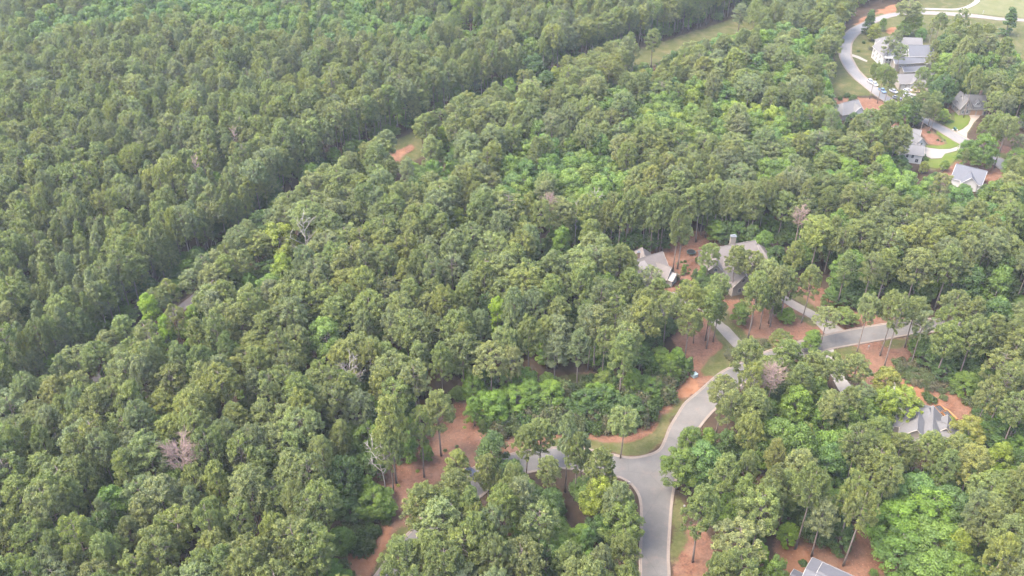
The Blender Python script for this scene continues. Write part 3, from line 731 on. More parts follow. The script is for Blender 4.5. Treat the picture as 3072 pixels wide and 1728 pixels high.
# broad-leaved and other distinct trees
GB = 'broad-leaved trees that stand out among the pines'
for x, y, h, wd, tone, v, lab in [
 (1495, 950, 19, 54, 'lime', 2, 'lime-green tree rising alone from the middle of the pine wood'), (1368, 670, 17, 58, 'yellow-green', 3, 'yellow-green tree at the upper middle of the pine wood'), (1683, 732, 18, 54, 'bright green', 2, 'fresh green upright tree above the gabled house wood'),
 (452, 940, 19, 58, 'lime', 2, 'lime-green tree beside the lane, taller of two'), (500, 990, 15, 42, 'lime', 3, 'lime-green tree beside the lane, smaller of two'), (580, 950, 12, 50, 'bright green', 0, 'dark fresh green tree by the lane next to the lime pair'), (747, 852, 11, 46, 'bright green', 1, 'low fresh green tree in a gap beside the lane'),
 (836, 725, 19, 118, 'yellow-green', 4, 'big round yellow-green tree beside the white snag'), (848, 815, 18, 68, 'yellow-green', 0, 'small yellow-green dome below the big round one'), (975, 1020, 20, 118, 'light green', 5, 'broad light green dome in the lower wood'),
 (1326, 408, 12, 34, 'lime', 3, 'small lime tree at the end of the red clay patch'), (1350, 522, 12, 32, 'lime', 2, 'small yellow-lime tree below the red clay patch'), (1087, 512, 13, 40, 'yellow-green', 3, 'yellow-green tree at the bend of the corridor'), (1664, 235, 15, 36, 'yellow-green', 2, 'yellow-green tree beside the dark green grove'), (1370, 25, 20, 32, 'lime', 2, 'tall lime tree at the top edge by the bare stems'), (1442, 26, 18, 26, 'lime', 3, 'second lime tree at the top edge by the bare stems'),
 (1592, 155, 18, 66, 'mid green', 0, 'round green tree at the head of the dark grove'), (1600, 205, 18, 70, 'dark green', 1, 'dark green tree in the middle of the far grove'), (1570, 130, 17, 60, 'mid green', 4, 'green tree on the far side of the dark grove'), (1640, 250, 16, 56, 'dark green', 2, 'dark tree at the foot of the far grove'), (1530, 270, 16, 40, 'bright green', 2, 'pointed green tree by the corridor below the far grove'),
 (2660, 1150, 14, 86, 'golden green', 0, 'golden yellow-green tree beside the red soil track'), (2708, 1206, 13, 112, 'yellow-green', 4, 'wide yellow-green tree against the grey hip roof'), (2650, 1215, 15, 84, 'yellow-green', 1, 'yellow-green tree over the pale court'), (2905, 1290, 12, 98, 'golden green', 4, 'golden olive tree at the end of the hip-roofed house'), (2996, 1378, 15, 80, 'yellow-green', 0, 'yellow-green tree near the picture edge below the hip-roofed house'),
 (2108, 1390, 16, 122, 'blue-green', 0, 'blue-green dome beside the road junction'), (2072, 1328, 14, 74, 'mid green', 1, 'green tree at the kerb above the blue-green dome'), (2124, 1328, 14, 48, 'bright green', 2, 'bright green tree behind the blue-green dome'), (2042, 1398, 15, 112, 'mid green', 5, 'wide green tree overhanging the junction kerb'), (2178, 1340, 15, 80, 'dark green', 0, 'dark green tree between the pines and the blue-green dome'),
 (2388, 1220, 18, 98, 'bright green', 0, 'bright green dome in the wood beside the pale driveway'), (2480, 1245, 17, 86, 'mid green', 1, 'mid green tree next to the bright green dome'), (2445, 1180, 15, 60, 'light green', 2, 'light green tree at the edge of the pale driveway'), (2590, 1250, 16, 84, 'light green', 4, 'light green tree at the corner of the pale court'), (2540, 1275, 16, 80, 'mid green', 0, 'green tree in the wood below the pale driveway'), (2488, 1396, 18, 88, 'blue-green', 2, 'pale blue-green tree among pines above the bottom yard'),
 (2690, 1570, 15, 160, 'bright green', 5, 'bright green tree at the near side of the big broad-leaved clump'), (2785, 1535, 17, 170, 'bright green', 4, 'bright green tree at the crown of the big broad-leaved clump'), (2702, 1640, 13, 180, 'mid green', 4, 'spreading green tree over the edge of the red soil'), (2805, 1632, 16, 180, 'mid green', 5, 'spreading green tree in the middle of the broad-leaved clump'), (2866, 1650, 16, 84, 'yellow-green', 2, 'yellow-green tree rising from the broad-leaved clump'), (2748, 1488, 17, 140, 'blue-green', 0, 'blue-green tree at the top of the broad-leaved clump'), (2845, 1525, 17, 118, 'blue-green', 1, 'blue-green tree on the far side of the broad-leaved clump'), (2790, 1715, 13, 150, 'mid green', 0, 'green tree at the bottom edge of the broad-leaved clump'), (2870, 1720, 14, 120, 'bright green', 1, 'bright green tree at the bottom edge by the clump'),
 (2366, 1598, 8, 62, 'lime', 0, 'lime-green bushy tree on the red soil yard'), (2444, 1572, 12, 92, 'dark green', 1, 'dark green tree behind the thin-stemmed pine'), (2520, 1604, 10, 90, 'dark green', 0, 'dark green tree above the lavender-grey roof'), (2276, 1676, 13, 52, 'lime', 2, 'lime-green narrow tree beside the broad thin pine'), (2480, 1540, 12, 80, 'dark green', 4, 'dark bushy tree in the shade above the bottom yard'),
 (1107, 1310, 12, 110, 'mid green', 4, 'deep green tree filling the gap behind the snag'), (1222, 1338, 11, 64, 'mid green', 2, 'green tree between the clearing pines'), (1279, 1355, 6, 40, 'bright green', 0, 'small bright green tree at the clearing edge'), (1110, 1388, 9, 96, 'dark green', 5, 'dark green tree directly behind the bare snag'), (1100, 1458, 9, 56, 'bright green', 1, 'bright green bushy tree below the bare snag'), (1123, 1504, 9, 108, 'bright green', 4, 'broad bright green tree on the bank below the clearing'), (1156, 1522, 7, 60, 'bright green', 0, 'low bright green tree at the tip of the bank'), (1040, 1520, 9, 84, 'dark green', 1, 'dark green tree on the bank under the pines'),
 (1421, 1228, 11, 56, 'bright green', 1, 'bright green tree at the top corner of the clearing'), (1474, 1214, 11, 112, 'bright green', 5, 'broad bright green tree above the clearing corner'), (1549, 1192, 10, 98, 'bright green', 4, 'bright green tree with bare stems before it'), (1573, 1138, 11, 76, 'bright green', 0, 'bright green tree between the bare pine stems'), (1420, 1160, 11, 70, 'bright green', 1, 'bright green understory tree beneath tall pines'), (1812, 1140, 8, 58, 'light green', 0, 'light green bush-like tree among the wax shrubs'), (1640, 1145, 8, 50, 'mid green', 1, 'green understory tree beside the reddish bare ground'), (1900, 1140, 10, 56, 'bright green', 2, 'fresh green tree at the yard edge of the shrubs'), (1981, 1072, 9, 62, 'bright green', 1, 'bright green tree at the wood edge by the red yard'), (2031, 1072, 9, 50, 'bright green', 0, 'bright green tree touching the red yard'), (2010, 1110, 9, 56, 'mid green', 4, 'green tree at the top of the shrub bank'),
 (1478, 1350, 14, 92, 'dark green', 2, 'dark green tree beside the branch road'), (1535, 1420, 11, 80, 'dark green', 1, 'dark green tree on the inside of the branch road bend'), (1480, 1440, 10, 60, 'mid green', 0, 'green tree by the navy car'),
 (1870, 1560, 17, 118, 'light green', 4, 'light green dome near the main road kerb'), (1800, 1490, 17, 100, 'yellow-green', 0, 'yellow-tinged dome in the wood by the junction'), (1760, 1630, 14, 46, 'blue-green', 2, 'small blue-green tree among the pines by the main road'),
 (2222, 936, 9, 54, 'mid green', 2, 'small green tree in the bed beside the long driveway'), (2362, 944, 6, 48, 'bright green', 0, 'round bright green ornamental tree by the short driveway'), (2330, 920, 7, 36, 'mid green', 1, 'small green tree in the shade of the red bed'), (2537, 944, 6, 68, 'light green', 4, 'spreading light green ornamental tree above the upper road'), (2437, 1020, 9, 54, 'bright green', 2, 'bright green tree beneath the leafy pine at the driveway mouth'), (2490, 890, 9, 46, 'mid green', 2, 'green tree at the wood edge above the ornamental'),

 (1868, 722, 9, 56, 'dark green', 0, 'dark leafy tree under the bare stems, first behind the gabled house'), (1906, 716, 10, 58, 'dark green', 1, 'dark leafy tree under the bare stems, second behind the gabled house'), (1948, 718, 9, 56, 'dark green', 4, 'dark leafy tree under the bare stems, third behind the gabled house'), (1990, 706, 10, 56, 'dark green', 0, 'dark leafy tree under the bare stems, fourth behind the gabled house'), (2150, 688, 10, 56, 'mid green', 2, 'leafy tree behind the chimney, nearest the garden'), (2180, 694, 10, 60, 'dark green', 1, 'dark leafy tree directly behind the chimney'), (2216, 694, 11, 62, 'dark green', 4, 'dark leafy tree behind the ridge of the big house'), (2256, 706, 11, 62, 'dark green', 0, 'dark leafy tree behind the far wing of the big house'), (2292, 730, 12, 66, 'mid green', 2, 'green leafy tree rising past the far wing of the big house'), (2330, 770, 11, 60, 'dark green', 1, 'dark leafy tree at the end wall of the big house'),
 (2760, 1030, 9, 66, 'mid green', 1, 'green tree at the far end of the upper road'), (2800, 1060, 10, 90, 'dark green', 5, 'dark green tree in the wood edge shade'), (2840, 1100, 9, 80, 'dark green', 4, 'dark green low tree among the bare stems'), (2900, 1145, 8, 84, 'mid green', 0, 'fresh green low tree on the shaded slope'), (2850, 1050, 11, 84, 'dark green', 1, 'dark tree behind the big pale-stemmed pine'), (2920, 1080, 11, 84, 'dark green', 0, 'dark green tree deep in the wood edge')]:
    crown('broad', x, y, h, wd, label=lab, group=GB, tone=tone, var=v)
# evergreens in the garden
for x, y, ty, wd, tone, lab in [(2050, 823, 792, 20, 'mid green', 'small clipped conical evergreen in the garden between the houses'), (2103, 862, 795, 42, 'bright green', 'tall bright conical evergreen beside the big house'), (2082, 846, 806, 24, 'dark green', 'dark upright evergreen next to the tall bright cone'), (2063, 1128, 1070, 34, 'dark green', 'dark conical evergreen beside the green cabinet'), (2600, 104, 28, 38, 'dark green', 'dark evergreen at the bend of the far street'), (3016, 106, 20, 46, 'dark green', 'large dark evergreen by the pale end of the far street')]:
    hero('cone', x, y, ty=ty, wide=wd, tone=tone, label=lab, group='dark and conical evergreens', cat='evergreen tree')
# trees of the far neighbourhood
k = 0
for kind, x, y, h, wd, tone, v, lab in [
 ('broad', 2624, 92, 10, 38, 'golden green', 0, 'golden tree beside the dark evergreen at the street bend'), ('broad', 2650, 70, 8, 22, 'mid green', 1, 'small green tree inside the street bend'), ('broad', 2740, 62, 15, 62, 'yellow-green', 1, 'tall yellow-green tree behind the big white house'), ('pine', 2728, 26, 20, 86, 'pale olive', 4, 'pale pine hanging over the pale street'), ('broad', 2766, 100, 8, 32, 'blue-green', 0, 'small blue-green tree behind the big white house'), ('broad', 2712, 82, 10, 40, 'light green', 4, 'light green tree on the slope behind the white house'),
 ('pine', 2823, 62, 17, 46, 'olive', 2, 'pine on the lawn by the pale street'), ('pine', 2800, 80, 18, 34, 'pale olive', 7, 'thin pine on the lawn beside the big white house'), ('pine', 2671, 133, 17, 52, 'grey-green', 8, 'thin grey-green pine before the white house roof'), ('pine', 2704, 155, 17, 52, 'grey-green', 7, 'thin pine in front of the white house wing'), ('pine', 2690, 112, 17, 40, 'grey-green', 8, 'thin pine at the white house ridge'), ('pine', 2797, 178, 16, 42, 'pale olive', 8, 'pale thin pine by the white house steps'), ('pine', 2805, 140, 15, 36, 'olive', 7, 'thin pine on the lawn strip beyond the white house'),
 ('pine', 2770, 220, 16, 46, 'olive', 3, 'pine over the end of the long garage building'), ('pine', 2755, 262, 14, 40, 'pale olive', 8, 'thin pine before the cream garages'), ('pine', 2708, 288, 12, 38, 'pale olive', 7, 'thin pine over the parked vehicles'), ('pine', 2770, 300, 16, 52, 'olive', 0, 'pine below the grey court of the garages'), ('broad', 2802, 248, 10, 44, 'mid green', 1, 'green tree at the end of the garage building'), ('broad', 2817, 266, 12, 60, 'mid green', 0, 'green tree behind the round stone patio'), ('pine', 2806, 300, 18, 52, 'olive', 1, 'pine above the garden with the weeping tree'),
 ('broad', 2742, 322, 13, 52, 'dark green', 1, 'dark green tree hiding the street below the patio'), ('broad', 2716, 340, 12, 46, 'mid green', 0, 'green tree at the near kerb of the far street'), ('broad', 2750, 338, 12, 44, 'dark green', 4, 'dark tree next to the straw bed at the street'), ('pine', 2720, 312, 14, 44, 'olive', 2, 'pine between the street and the dark green trees'), ('broad', 2828, 342, 7, 44, 'yellow-green', 4, 'weeping yellow-green tree on the dormer house lawn'), ('broad', 2690, 330, 10, 40, 'yellow-green', 0, 'yellow-green tree below the parked cars'),
 ('pine', 2988, 304, 18, 66, 'olive', 0, 'pine beside the dormer house gable'), ('pine', 3022, 306, 18, 58, 'grey-green', 4, 'pine in front of the pinkish house roof'), ('pine', 2986, 280, 18, 58, 'olive', 3, 'pine behind the dormer house'), ('broad', 2906, 262, 13, 52, 'mid green', 0, 'green tree behind the dormer house roof'), ('broad', 2940, 262, 13, 54, 'dark green', 1, 'dark green tree behind the dormer house roof'), ('broad', 3003, 256, 14, 56, 'mid green', 4, 'green tree up the slope from the pinkish house'), ('broad', 3042, 270, 14, 58, 'mid green', 0, 'green tree near the picture edge above the pinkish house'), ('broad', 2856, 268, 12, 40, 'mid green', 2, 'green tree at the far corner of the dormer house'),
 ('pine', 2964, 374, 17, 56, 'olive', 9, 'pine shading the pink driveway'), ('pine', 2994, 366, 18, 64, 'olive', 0, 'pine between the pink driveway and the pinkish house'), ('pine', 3026, 378, 17, 54, 'olive', 2, 'pine in front of the pinkish house wall'), ('broad', 3052, 470, 10, 62, 'light green', 0, 'light green tree beside the lower street end'), ('broad', 3038, 505, 11, 60, 'mid green', 1, 'green tree over the lower street end'), ('pine', 3062, 426, 15, 50, 'grey-green', 8, 'thin grey pine by the picture edge above the lower street'), ('broad', 2836, 494, 5, 26, 'light green', 2, 'little light tree on the lawn of the white house'), ('broad', 2900, 452, 13, 50, 'mid green', 2, 'leafy green tree between the lower drive and street'), ('broad', 2772, 498, 6, 26, 'golden green', 0, 'small golden bush-like tree at the white house corner')]:
    crown(kind, x, y, h, wd, label=lab, group=G_FAR, tone=tone, var=v)
for x, y, ty, wd, lab, kind, tone, v in [
 (2609, 296, 188, 44, 'pine with long stem in front of the white car', 'pine', 'olive', 3), (2632, 310, 193, 48, 'pine with long stem crossing the far street', 'pine', 'olive', 4), (2652, 314, 205, 44, 'pine with long stem by the grey street below the cars', 'pine', 'olive', 0),
 (2475, 288, 185, 48, 'pine on the grass at the wood edge by the far street', 'pine', 'pale olive', 7), (2818, 328, 268, 40, 'pine with grey stem by the weeping tree', 'pine', 'olive', 1), (2790, 393, 306, 34, 'leaning-looking pine on the straw bed by the street', 'pine', 'olive', 6),
 (2961, 490, 340, 62, 'pine with long stem on the straw bank beside the lower street', 'pine', 'olive', 0), (2982, 505, 346, 66, 'pine with pale long stem beside the lower street', 'pine', 'pale olive', 3), (2932, 510, 402, 82, 'leafy green tree shading the white house drive', 'broad', 'mid green', 0), (2760, 398, 300, 30, 'thin pine by the fence behind the white house', 'pine', 'grey-green', 6),
 (2880, 522, 445, 22, 'thin stem pine beside the blue-roofed house', 'pine', 'olive', 6), (2555, 318, 284, 25, 'dark narrow tree in front of the small grey house', 'broad', 'dark green', 2)]:
    hp(x, y, ty, wd, lab, G_FAR, tone, kind, var=v)

# ------------------------------------------------------------------ trees: the woods
def seg_side(px, py):
    """> 0 above the lane line (plantation side), in photo pixels"""
    ys = np.interp(px, [c[0] for c in CORR], [c[1] for c in CORR])
    return ys - py
OPEN = [  # ground, roads and roofs that the photo shows clear of crowns
 [(1349,1221),(1404,1214),(1417,1250),(1446,1262),(1452,1336),(1446,1386),(1408,1402),(1390,1375),(1342,1367),(1336,1402),(1320,1452),(1280,1480),(1194,1480),(1196,1443),(1243,1429),(1235,1394),(1243,1365),(1280,1375),(1307,1334),(1330,1297),(1359,1278)],
 [(1207,1480),(1267,1480),(1232,1502),(1207,1548),(1215,1583),(1232,1590),(1202,1625),(1172,1622),(1152,1637),(1137,1673),(1121,1697),(1130,1716),(1128,1728),(1051,1728),(1054,1677),(1095,1651),(1121,1622),(1159,1583),(1164,1566),(1184,1555),(1190,1531),(1193,1506)],
 [(1219,1622),(1238,1591),(1262,1591),(1251,1620)], [(1404,1406),(1428,1406),(1432,1432),(1404,1432)], [(1432,1430),(1448,1424),(1446,1444),(1430,1448)],
 [(1622,1352),(1700,1350),(1720,1385),(1690,1400),(1622,1385)], [(1745,1300),(1800,1298),(1815,1330),(1822,1366),(1770,1345)], [(1672,1402),(1712,1402),(1712,1500),(1690,1470),(1672,1430)],
 [(1865,1375),(1900,1366),(1930,1325),(1920,1285),(1950,1279),(1990,1212),(2032,1165),(2052,1132),(2076,1106),(2070,1083),(2039,1054),(2023,1036),(2020,1010),(2050,1000),(2105,925),(2125,925),(2165,985),(2180,960),(2240,1030),(2238,1060),(2190,1100),(2205,1110),(2190,1165),(2095,1235),(2090,1290),(2060,1330),(2040,1345),(1995,1380),(1990,1440),(2024,1475),(2045,1500),(2040,1620),(2020,1728),(1932,1728),(1934,1600),(1938,1550),(1928,1495),(1880,1440),(1862,1410)],
 [(2230,985),(2330,980),(2310,930),(2250,940)], [(2360,895),(2400,905),(2440,935),(2430,955),(2390,930)], [(2380,870),(2500,890),(2500,930),(2440,940)],
 [(2490,1040),(2560,1010),(2690,975),(2735,975),(2720,1005),(2590,1045),(2580,1070),(2520,1075)], [(2600,1075),(2700,1050),(2690,1100),(2720,1160),(2800,1195),(2820,1220),(2780,1220),(2640,1120)],
 [(2512,1124),(2530,1130),(2555,1165),(2530,1165)], [(2745,1210),(2800,1225),(2850,1280),(2800,1270),(2740,1260)], [(2845,1190),(2900,1185),(2940,1240),(2900,1260),(2850,1230)], [(2665,1285),(2700,1275),(2700,1310),(2670,1330)],
 [(2350,1640),(2430,1620),(2560,1610),(2640,1650),(2690,1728),(2350,1728)], [(2020,1590),(2060,1580),(2090,1690),(2060,1728),(2020,1728)],
 [(1917,765),(1932,748),(1953,768),(1984,756),(2003,800),(2020,812),(2012,850),(1990,850),(1965,820),(1935,800)], [(2010,805),(2070,770),(2095,800),(2090,850),(2060,870),(2020,860)], [(2110,745),(2170,728),(2222,724),(2280,765),(2240,745),(2170,760),(2190,800),(2180,810),(2215,840),(2200,855),(2160,810),(2130,790)],
 [(1870,745),(1910,750),(1905,765),(1875,765)], [(2085,715),(2110,720),(2105,740),(2085,735)], [(1990,885),(2025,885),(2020,895),(1995,895)],
 [(1167,477),(1178,456),(1268,423),(1262,441),(1231,469)], [(1908,165),(1950,150),(2042,133),(2040,140),(1990,165),(1935,187)], [(2048,122),(2110,99),(2180,80),(2250,62),(2255,70),(2130,108),(2050,127)],
 [(1398,92),(1412,60),(1422,62),(1418,95)], [(1620,1125),(1700,1100),(1760,1100),(1790,1125),(1700,1150)], [(262,1152),(303,1127),(296,1116),(272,1132)], [(548,920),(562,900),(570,912),(556,925)], [(2870,515),(2905,503),(2945,525),(2960,550),(2920,560),(2880,535)], [(2745,386),(2775,420),(2768,470),(2745,500),(2725,490),(2740,440)], [(2510,330),(2525,308),(2560,300),(2575,330),(2540,345)], [(2872,300),(2890,285),(2950,284),(2956,340),(2905,345),(2870,330)], [(2850,372),(2905,345),(2938,345),(2900,402),(2868,390)]]
NB = [(2562,-60),(2548,30),(2520,80),(2490,150),(2478,210),(2480,290),(2500,345),(2530,340),(2560,352),(2620,335),(2690,385),(2725,410),(2720,505),(2755,545),(2800,535),(2850,520),(2862,560),(2950,572),(3000,560),(3060,590),(3300,640),(3300,-60)]
W1 = [(2835,90),(2900,75),(2990,110),(3020,150),(3080,200),(3300,240),(3300,300),(3050,290),(2960,255),(2900,262),(2830,250),(2815,220),(2815,180),(2845,140)]
W2 = [(2470,-60),(2850,-60),(2800,-8),(2760,-4),(2640,12),(2560,20)]
W3 = [(3020,540),(3072,500),(3300,520),(3300,700),(2950,600)]
BLD = [[(1880,745),(2070,700),(2330,720),(2340,850),(2230,880),(2040,880),(2030,905),(1970,905),(1880,800)], [(2700,1200),(2800,1190),(2900,1300),(2850,1340),(2700,1320)], [(2400,1665),(2580,1690),(2580,1900),(2380,1900)]]
BZ = [  # (share of broad-leaved trees, crown polygon, tones)
 (.92, [(60,135),(250,98),(500,72),(700,112),(900,132),(1010,112),(1290,128),(1290,70),(1130,20),(1130,-80),(280,-80),(260,30),(60,60)], ['blue-green', 'mid green', 'blue-green', 'light green', 'mid green']), (.35, [(-200,200),(60,130),(60,60),(260,20),(-200,-80)], ['blue-green', 'yellow-green', 'mid green']),
 (.88, [(1470,540),(1560,400),(1680,355),(1760,420),(1850,450),(1890,540),(1760,645),(1640,600),(1500,600)], ['blue-green', 'light green', 'mid green', 'light green']), (.72, [(1790,290),(1900,250),(2200,260),(2500,330),(2480,420),(2200,440),(1850,400)], ['mid green', 'light green', 'yellow-green', 'blue-green']),
 (.68, [(2266,470),(2500,440),(2760,500),(2900,560),(2880,620),(2600,590),(2300,560)], ['mid green', 'bright green', 'light green', 'blue-green']), (.35, [(2860,560),(3300,560),(3300,720),(2900,700)], ['mid green', 'blue-green']), (.55, [(2200,90),(2480,100),(2480,300),(2300,260),(2100,180)], ['mid green', 'bright green', 'blue-green']),
 (.4, [(1180,490),(1400,470),(1400,560),(1200,560)], ['mid green', 'dark green']), (.6, [(2330,1150),(2620,1170),(2620,1330),(2480,1400),(2330,1290)], ['mid green', 'light green', 'bright green']), (.8, [(2640,1480),(2900,1480),(2930,1900),(2640,1900)], ['mid green', 'bright green']), (.3, [(170,1480),(330,1440),(420,1520),(250,1640),(120,1600)], ['dark green', 'mid green']), (.35, [(2480,620),(2700,640),(2700,800),(2480,780)], ['mid green', 'dark green']), (.5, [(2860,780),(3072,820),(3072,960),(2900,930)], ['dark green', 'mid green']), (.6, W1, ['mid green', 'light green', 'dark green'])]
WALLW = [[(2040,640),(2330,560),(2400,700),(2320,760),(2240,720),(2100,690)]]
def samples(polys, step):
    out = []
    for P in polys:
        x0, x1 = min(p[0] for p in P), max(p[0] for p in P); y0, y1 = min(p[1] for p in P), max(p[1] for p in P)
        X, Y = np.meshgrid(np.arange(x0 + 2, x1, step), np.arange(y0 + 2, y1, step))
        m = inside(P, X, Y); out.append(np.stack([X[m], Y[m]], -1))
    return np.concatenate(out)
OS = samples(OPEN, 9)
hero_xy = np.array([(t['x'], t['y'], t['v']['R'] * t['s'], t['h']) for t in TREES])
N_HERO = len(TREES)
# trees that stand out keep their crowns in view: (photo column, row, how far off)
KEEP = []
for t in TREES:
    if t['group'] == GB:
        zc = t['v']['zc'] / t['v']['H'] * t['h']
        for fz, fx in ((1.0, 0), (1.35, 0), (1.15, -.55), (1.15, .55)):
            KEEP.append((*proj(t['x'] + fx * t['v']['R'] * t['s'], t['y'], zc * fz)[:2], t['y']))
for px, py in [(906,668),(910,700),(918,730),(537,1360),(520,1385),(555,1385),(2404,650),(1650,600),(1787,590),(1731,612),(1046,1100),(1030,1115),(582,474),(699,388),(2322,1120)]: KEEP.append((px, py, at(px, py, 20).y))
KEEP = np.array(KEEP)
CLEARED = [gpoly(p) for p in list(YARDS.values())[:-1] + BLD]
road_pts = np.array([tuple(p) for p in left_a + left_b + right_a])
lane_pts = np.array([tuple(p) for p in lane_c])
UNDER = []
fill_g = np.random.default_rng(11)
cand = []
for dense in (0, 1):
    yy = 100.0
    row = 0
    while yy < 760:
        half = (yy * CP + CAM_H * SP) * (IW / 2 + 330) / FPX
        stp = float(np.interp(yy, [170, 260, 420, 600], [6.9, 7.8, 7.9, 7.6])) if not dense else float(np.interp(yy, [200, 330, 600], [6.4, 6.7, 7.4]))
        xs = np.arange(-half, half, stp) + (stp / 2 if row % 2 else 0)
        for x in xs:
            q = (x + fill_g.normal() * .24 * stp, yy + fill_g.normal() * .24 * stp)
            p0 = proj(q[0], q[1], 0)
            if (seg_side(p0[0], p0[1]) > 0) == bool(dense): cand.append(q)
        yy += stp * .87; row += 1
# straight planted edges on both sides of the lane
ROWS = []
for off, stp in ((14.0, 4.3), (18.2, 5.0), (-8.0, 5.6)):
    acc = 0.0
    for i in range(len(lane_c) - 1):
        p, q = lane_c[i], lane_c[i + 1]; L_ = (q - p).length; dv = (q - p) / L_; nn = Vector((-dv.y, dv.x))
        while acc < L_:
            gpx = proj(p.x, p.y, 0)[0]
            o2 = off if off < 0 else off - 5.0 * float(np.interp(gpx, [250, 650], [1, 0]))
            if off < 0: o2 = -float(np.interp(gpx, [500, 900], [4.6, 8.0]))
            c_ = p + dv * acc + nn * (o2 + fill_g.normal() * .5); ROWS.append((c_.x, c_.y, off)); acc += stp * (.85 + .3 * fill_g.random())
        acc -= L_
for x, y, row_off in [(r[0], r[1], r[2]) for r in ROWS if 100 < r[1] < 760] + [(c_[0], c_[1], 0) for c_ in cand]:
    h0 = 20.0
    px, py, sc = proj(x, y, 16.0)
    gxp, gyp, _ = proj(x, y, 0)
    side = seg_side(gxp, gyp)
    if inside(NB, [px], [py])[0] and not inside(W1, [px], [py])[0] and not inside(W3, [px], [py])[0]: continue
    if inside(W2, [px], [py])[0] and fill_g.random() < .35: continue
    if px > 2740 and py < -4: continue
    dl = np.hypot(lane_pts[:, 0] - x, lane_pts[:, 1] - y).min()
    nearest = lane_pts[np.hypot(lane_pts[:, 0] - x, lane_pts[:, 1] - y).argmin()]
    if not row_off and side > 0 and dl < np.interp(gxp, [250, 650], [17, 22]): continue
    if not row_off and side <= 0 and gxp > 1850 and dl < 11: continue
    if not row_off and side <= 0 and dl < np.interp(gxp, [500, 900], [8.5, 12]): continue
    if any(inside(P, [x], [y])[0] for P in CLEARED): continue
    if np.hypot(road_pts[:, 0] - x, road_pts[:, 1] - y).min() < 3.6: continue
    if inside(gpoly([(1916,2100),(1922,1669),(1925,1560),(1887,1446),(1860,1400),(1938,1368),(2036,1240),(2155,1124),(2270,1066),(2512,998),(2740,962),(3010,965),(2960,998),(2712,1006),(2485,1048),(2227,1153),(2084,1301),(2014,1510),(2004,2100)]), [x], [y])[0]: continue
    if inside(gpoly([(1860,1365),(1660,1344),(1450,1390),(1335,1475),(1203,1625),(1085,1780),(1080,1950),(1215,1745),(1345,1590),(1480,1460),(1680,1404),(1860,1430)]), [x], [y])[0]: continue
    if row_off < 0 and any((np.hypot(OS[:, 0] - q[0], OS[:, 1] - q[1]) < 9).any() for q in (proj(x, y, z_) for z_ in (1, 4, 7, 10, 13))): continue
    # the kind of tree
    pb, tones = .06, ['mid green', 'light green', 'bright green', 'dark green']
    for q, P, T in BZ:
        if inside(P, [px], [py])[0]: pb, tones = q, T
    plant = side > 0
    if row_off: pb *= .4
    r = fill_g.random()
    if r < pb:
        kind = 'broad'; h = 15 + 7 * fill_g.random(); s = .85 + .35 * fill_g.random(); tone = tones[int(fill_g.integers(len(tones)))]
        if pb < .1: h *= .85; s *= .8
    elif plant and (fill_g.random() < (.5 if (gyp > 560 and side < 380) else .08)):
        kind = 'pointed'; h = 18 + 5 * fill_g.random(); s = .85 + .3 * fill_g.random(); tone = ['olive', 'grey-green', 'dusky olive', 'pale olive'][int(fill_g.integers(4))]
    else:
        kind = 'pine'; h = (19.5 if plant else 20) + 7.0 * fill_g.random(); s = .66 + .55 * fill_g.random() ** 1.1; tone = ['olive', 'olive', 'dusky olive', 'pale olive', 'yellowish olive', 'grey-green'][int(fill_g.integers(6))]
    if row_off > 0: h *= .86 + .24 * fill_g.random()
    if not plant and dl < 22: h *= .78
    s *= float(np.interp(y, [170, 260, 420, 600], [.89, 1.0, 1.0, .96])) * (.84 if plant else 1.0)
    pool = {'pine': PINES, 'pointed': POINTED, 'broad': BROAD}[kind]
    vi = int(fill_g.integers(len(pool))); v = pool[vi]
    # leave what the photo shows open
    cx, cy, cs = proj(x, y, v['zc'] / v['H'] * h)
    tx, ty_, _ = proj(x, y, h)
    rx = v['R'] * s * cs
    ry = max(abs(ty_ - cy), rx * .7) + rx * .2
    if (((OS[:, 0] - cx) / (rx * .95)) ** 2 + ((OS[:, 1] - cy) / (ry * .95)) ** 2 < 1).any(): continue
    if ((((KEEP[:, 0] - cx) / (rx * .9)) ** 2 + ((KEEP[:, 1] - cy) / (ry * .9)) ** 2 < 1) & (KEEP[:, 2] > y - 1)).any(): continue
    d = np.hypot(hero_xy[:, 0] - x, hero_xy[:, 1] - y)
    if (d < np.where(hero_xy[:, 3] < 12, 2.2, .62 * (hero_xy[:, 2] + v['R'] * s))).any(): continue
    # keep the crowns of the single trees in view: nothing tall right in front of them
    t = put(kind, x, y, h, s, tone, vi)
    t['px'], t['py'], t['sc'], t['side'] = cx, cy, cs, side
# hidden understory
for x, y in cand[::2] + cand[1::3]:
    x, y = x + fill_g.normal() * 3, y + fill_g.normal() * 3
    px, py, sc = proj(x, y, 5.0)
    gxp, gyp, _ = proj(x, y, 0)
    if (inside(NB, [px], [py])[0] and not inside(W1, [px], [py])[0]): continue
    dl = np.hypot(lane_pts[:, 0] - x, lane_pts[:, 1] - y).min()
    if dl < (14 if gxp > 1100 else 6): continue
    if any(inside(P, [x], [y])[0] for P in CLEARED): continue
    if np.hypot(road_pts[:, 0] - x, road_pts[:, 1] - y).min() < 6: continue
    rr = 26
    if (((OS[:, 0] - px) / (3.2 * sc)) ** 2 + ((OS[:, 1] - py) / (4.2 * sc)) ** 2 < 1).any(): continue
    UNDER.append((x, y, 4 + 7 * fill_g.random(), .5 + .4 * fill_g.random(), ['dark green', 'dark green', 'mid green', 'bright green'][int(fill_g.integers(4))]))
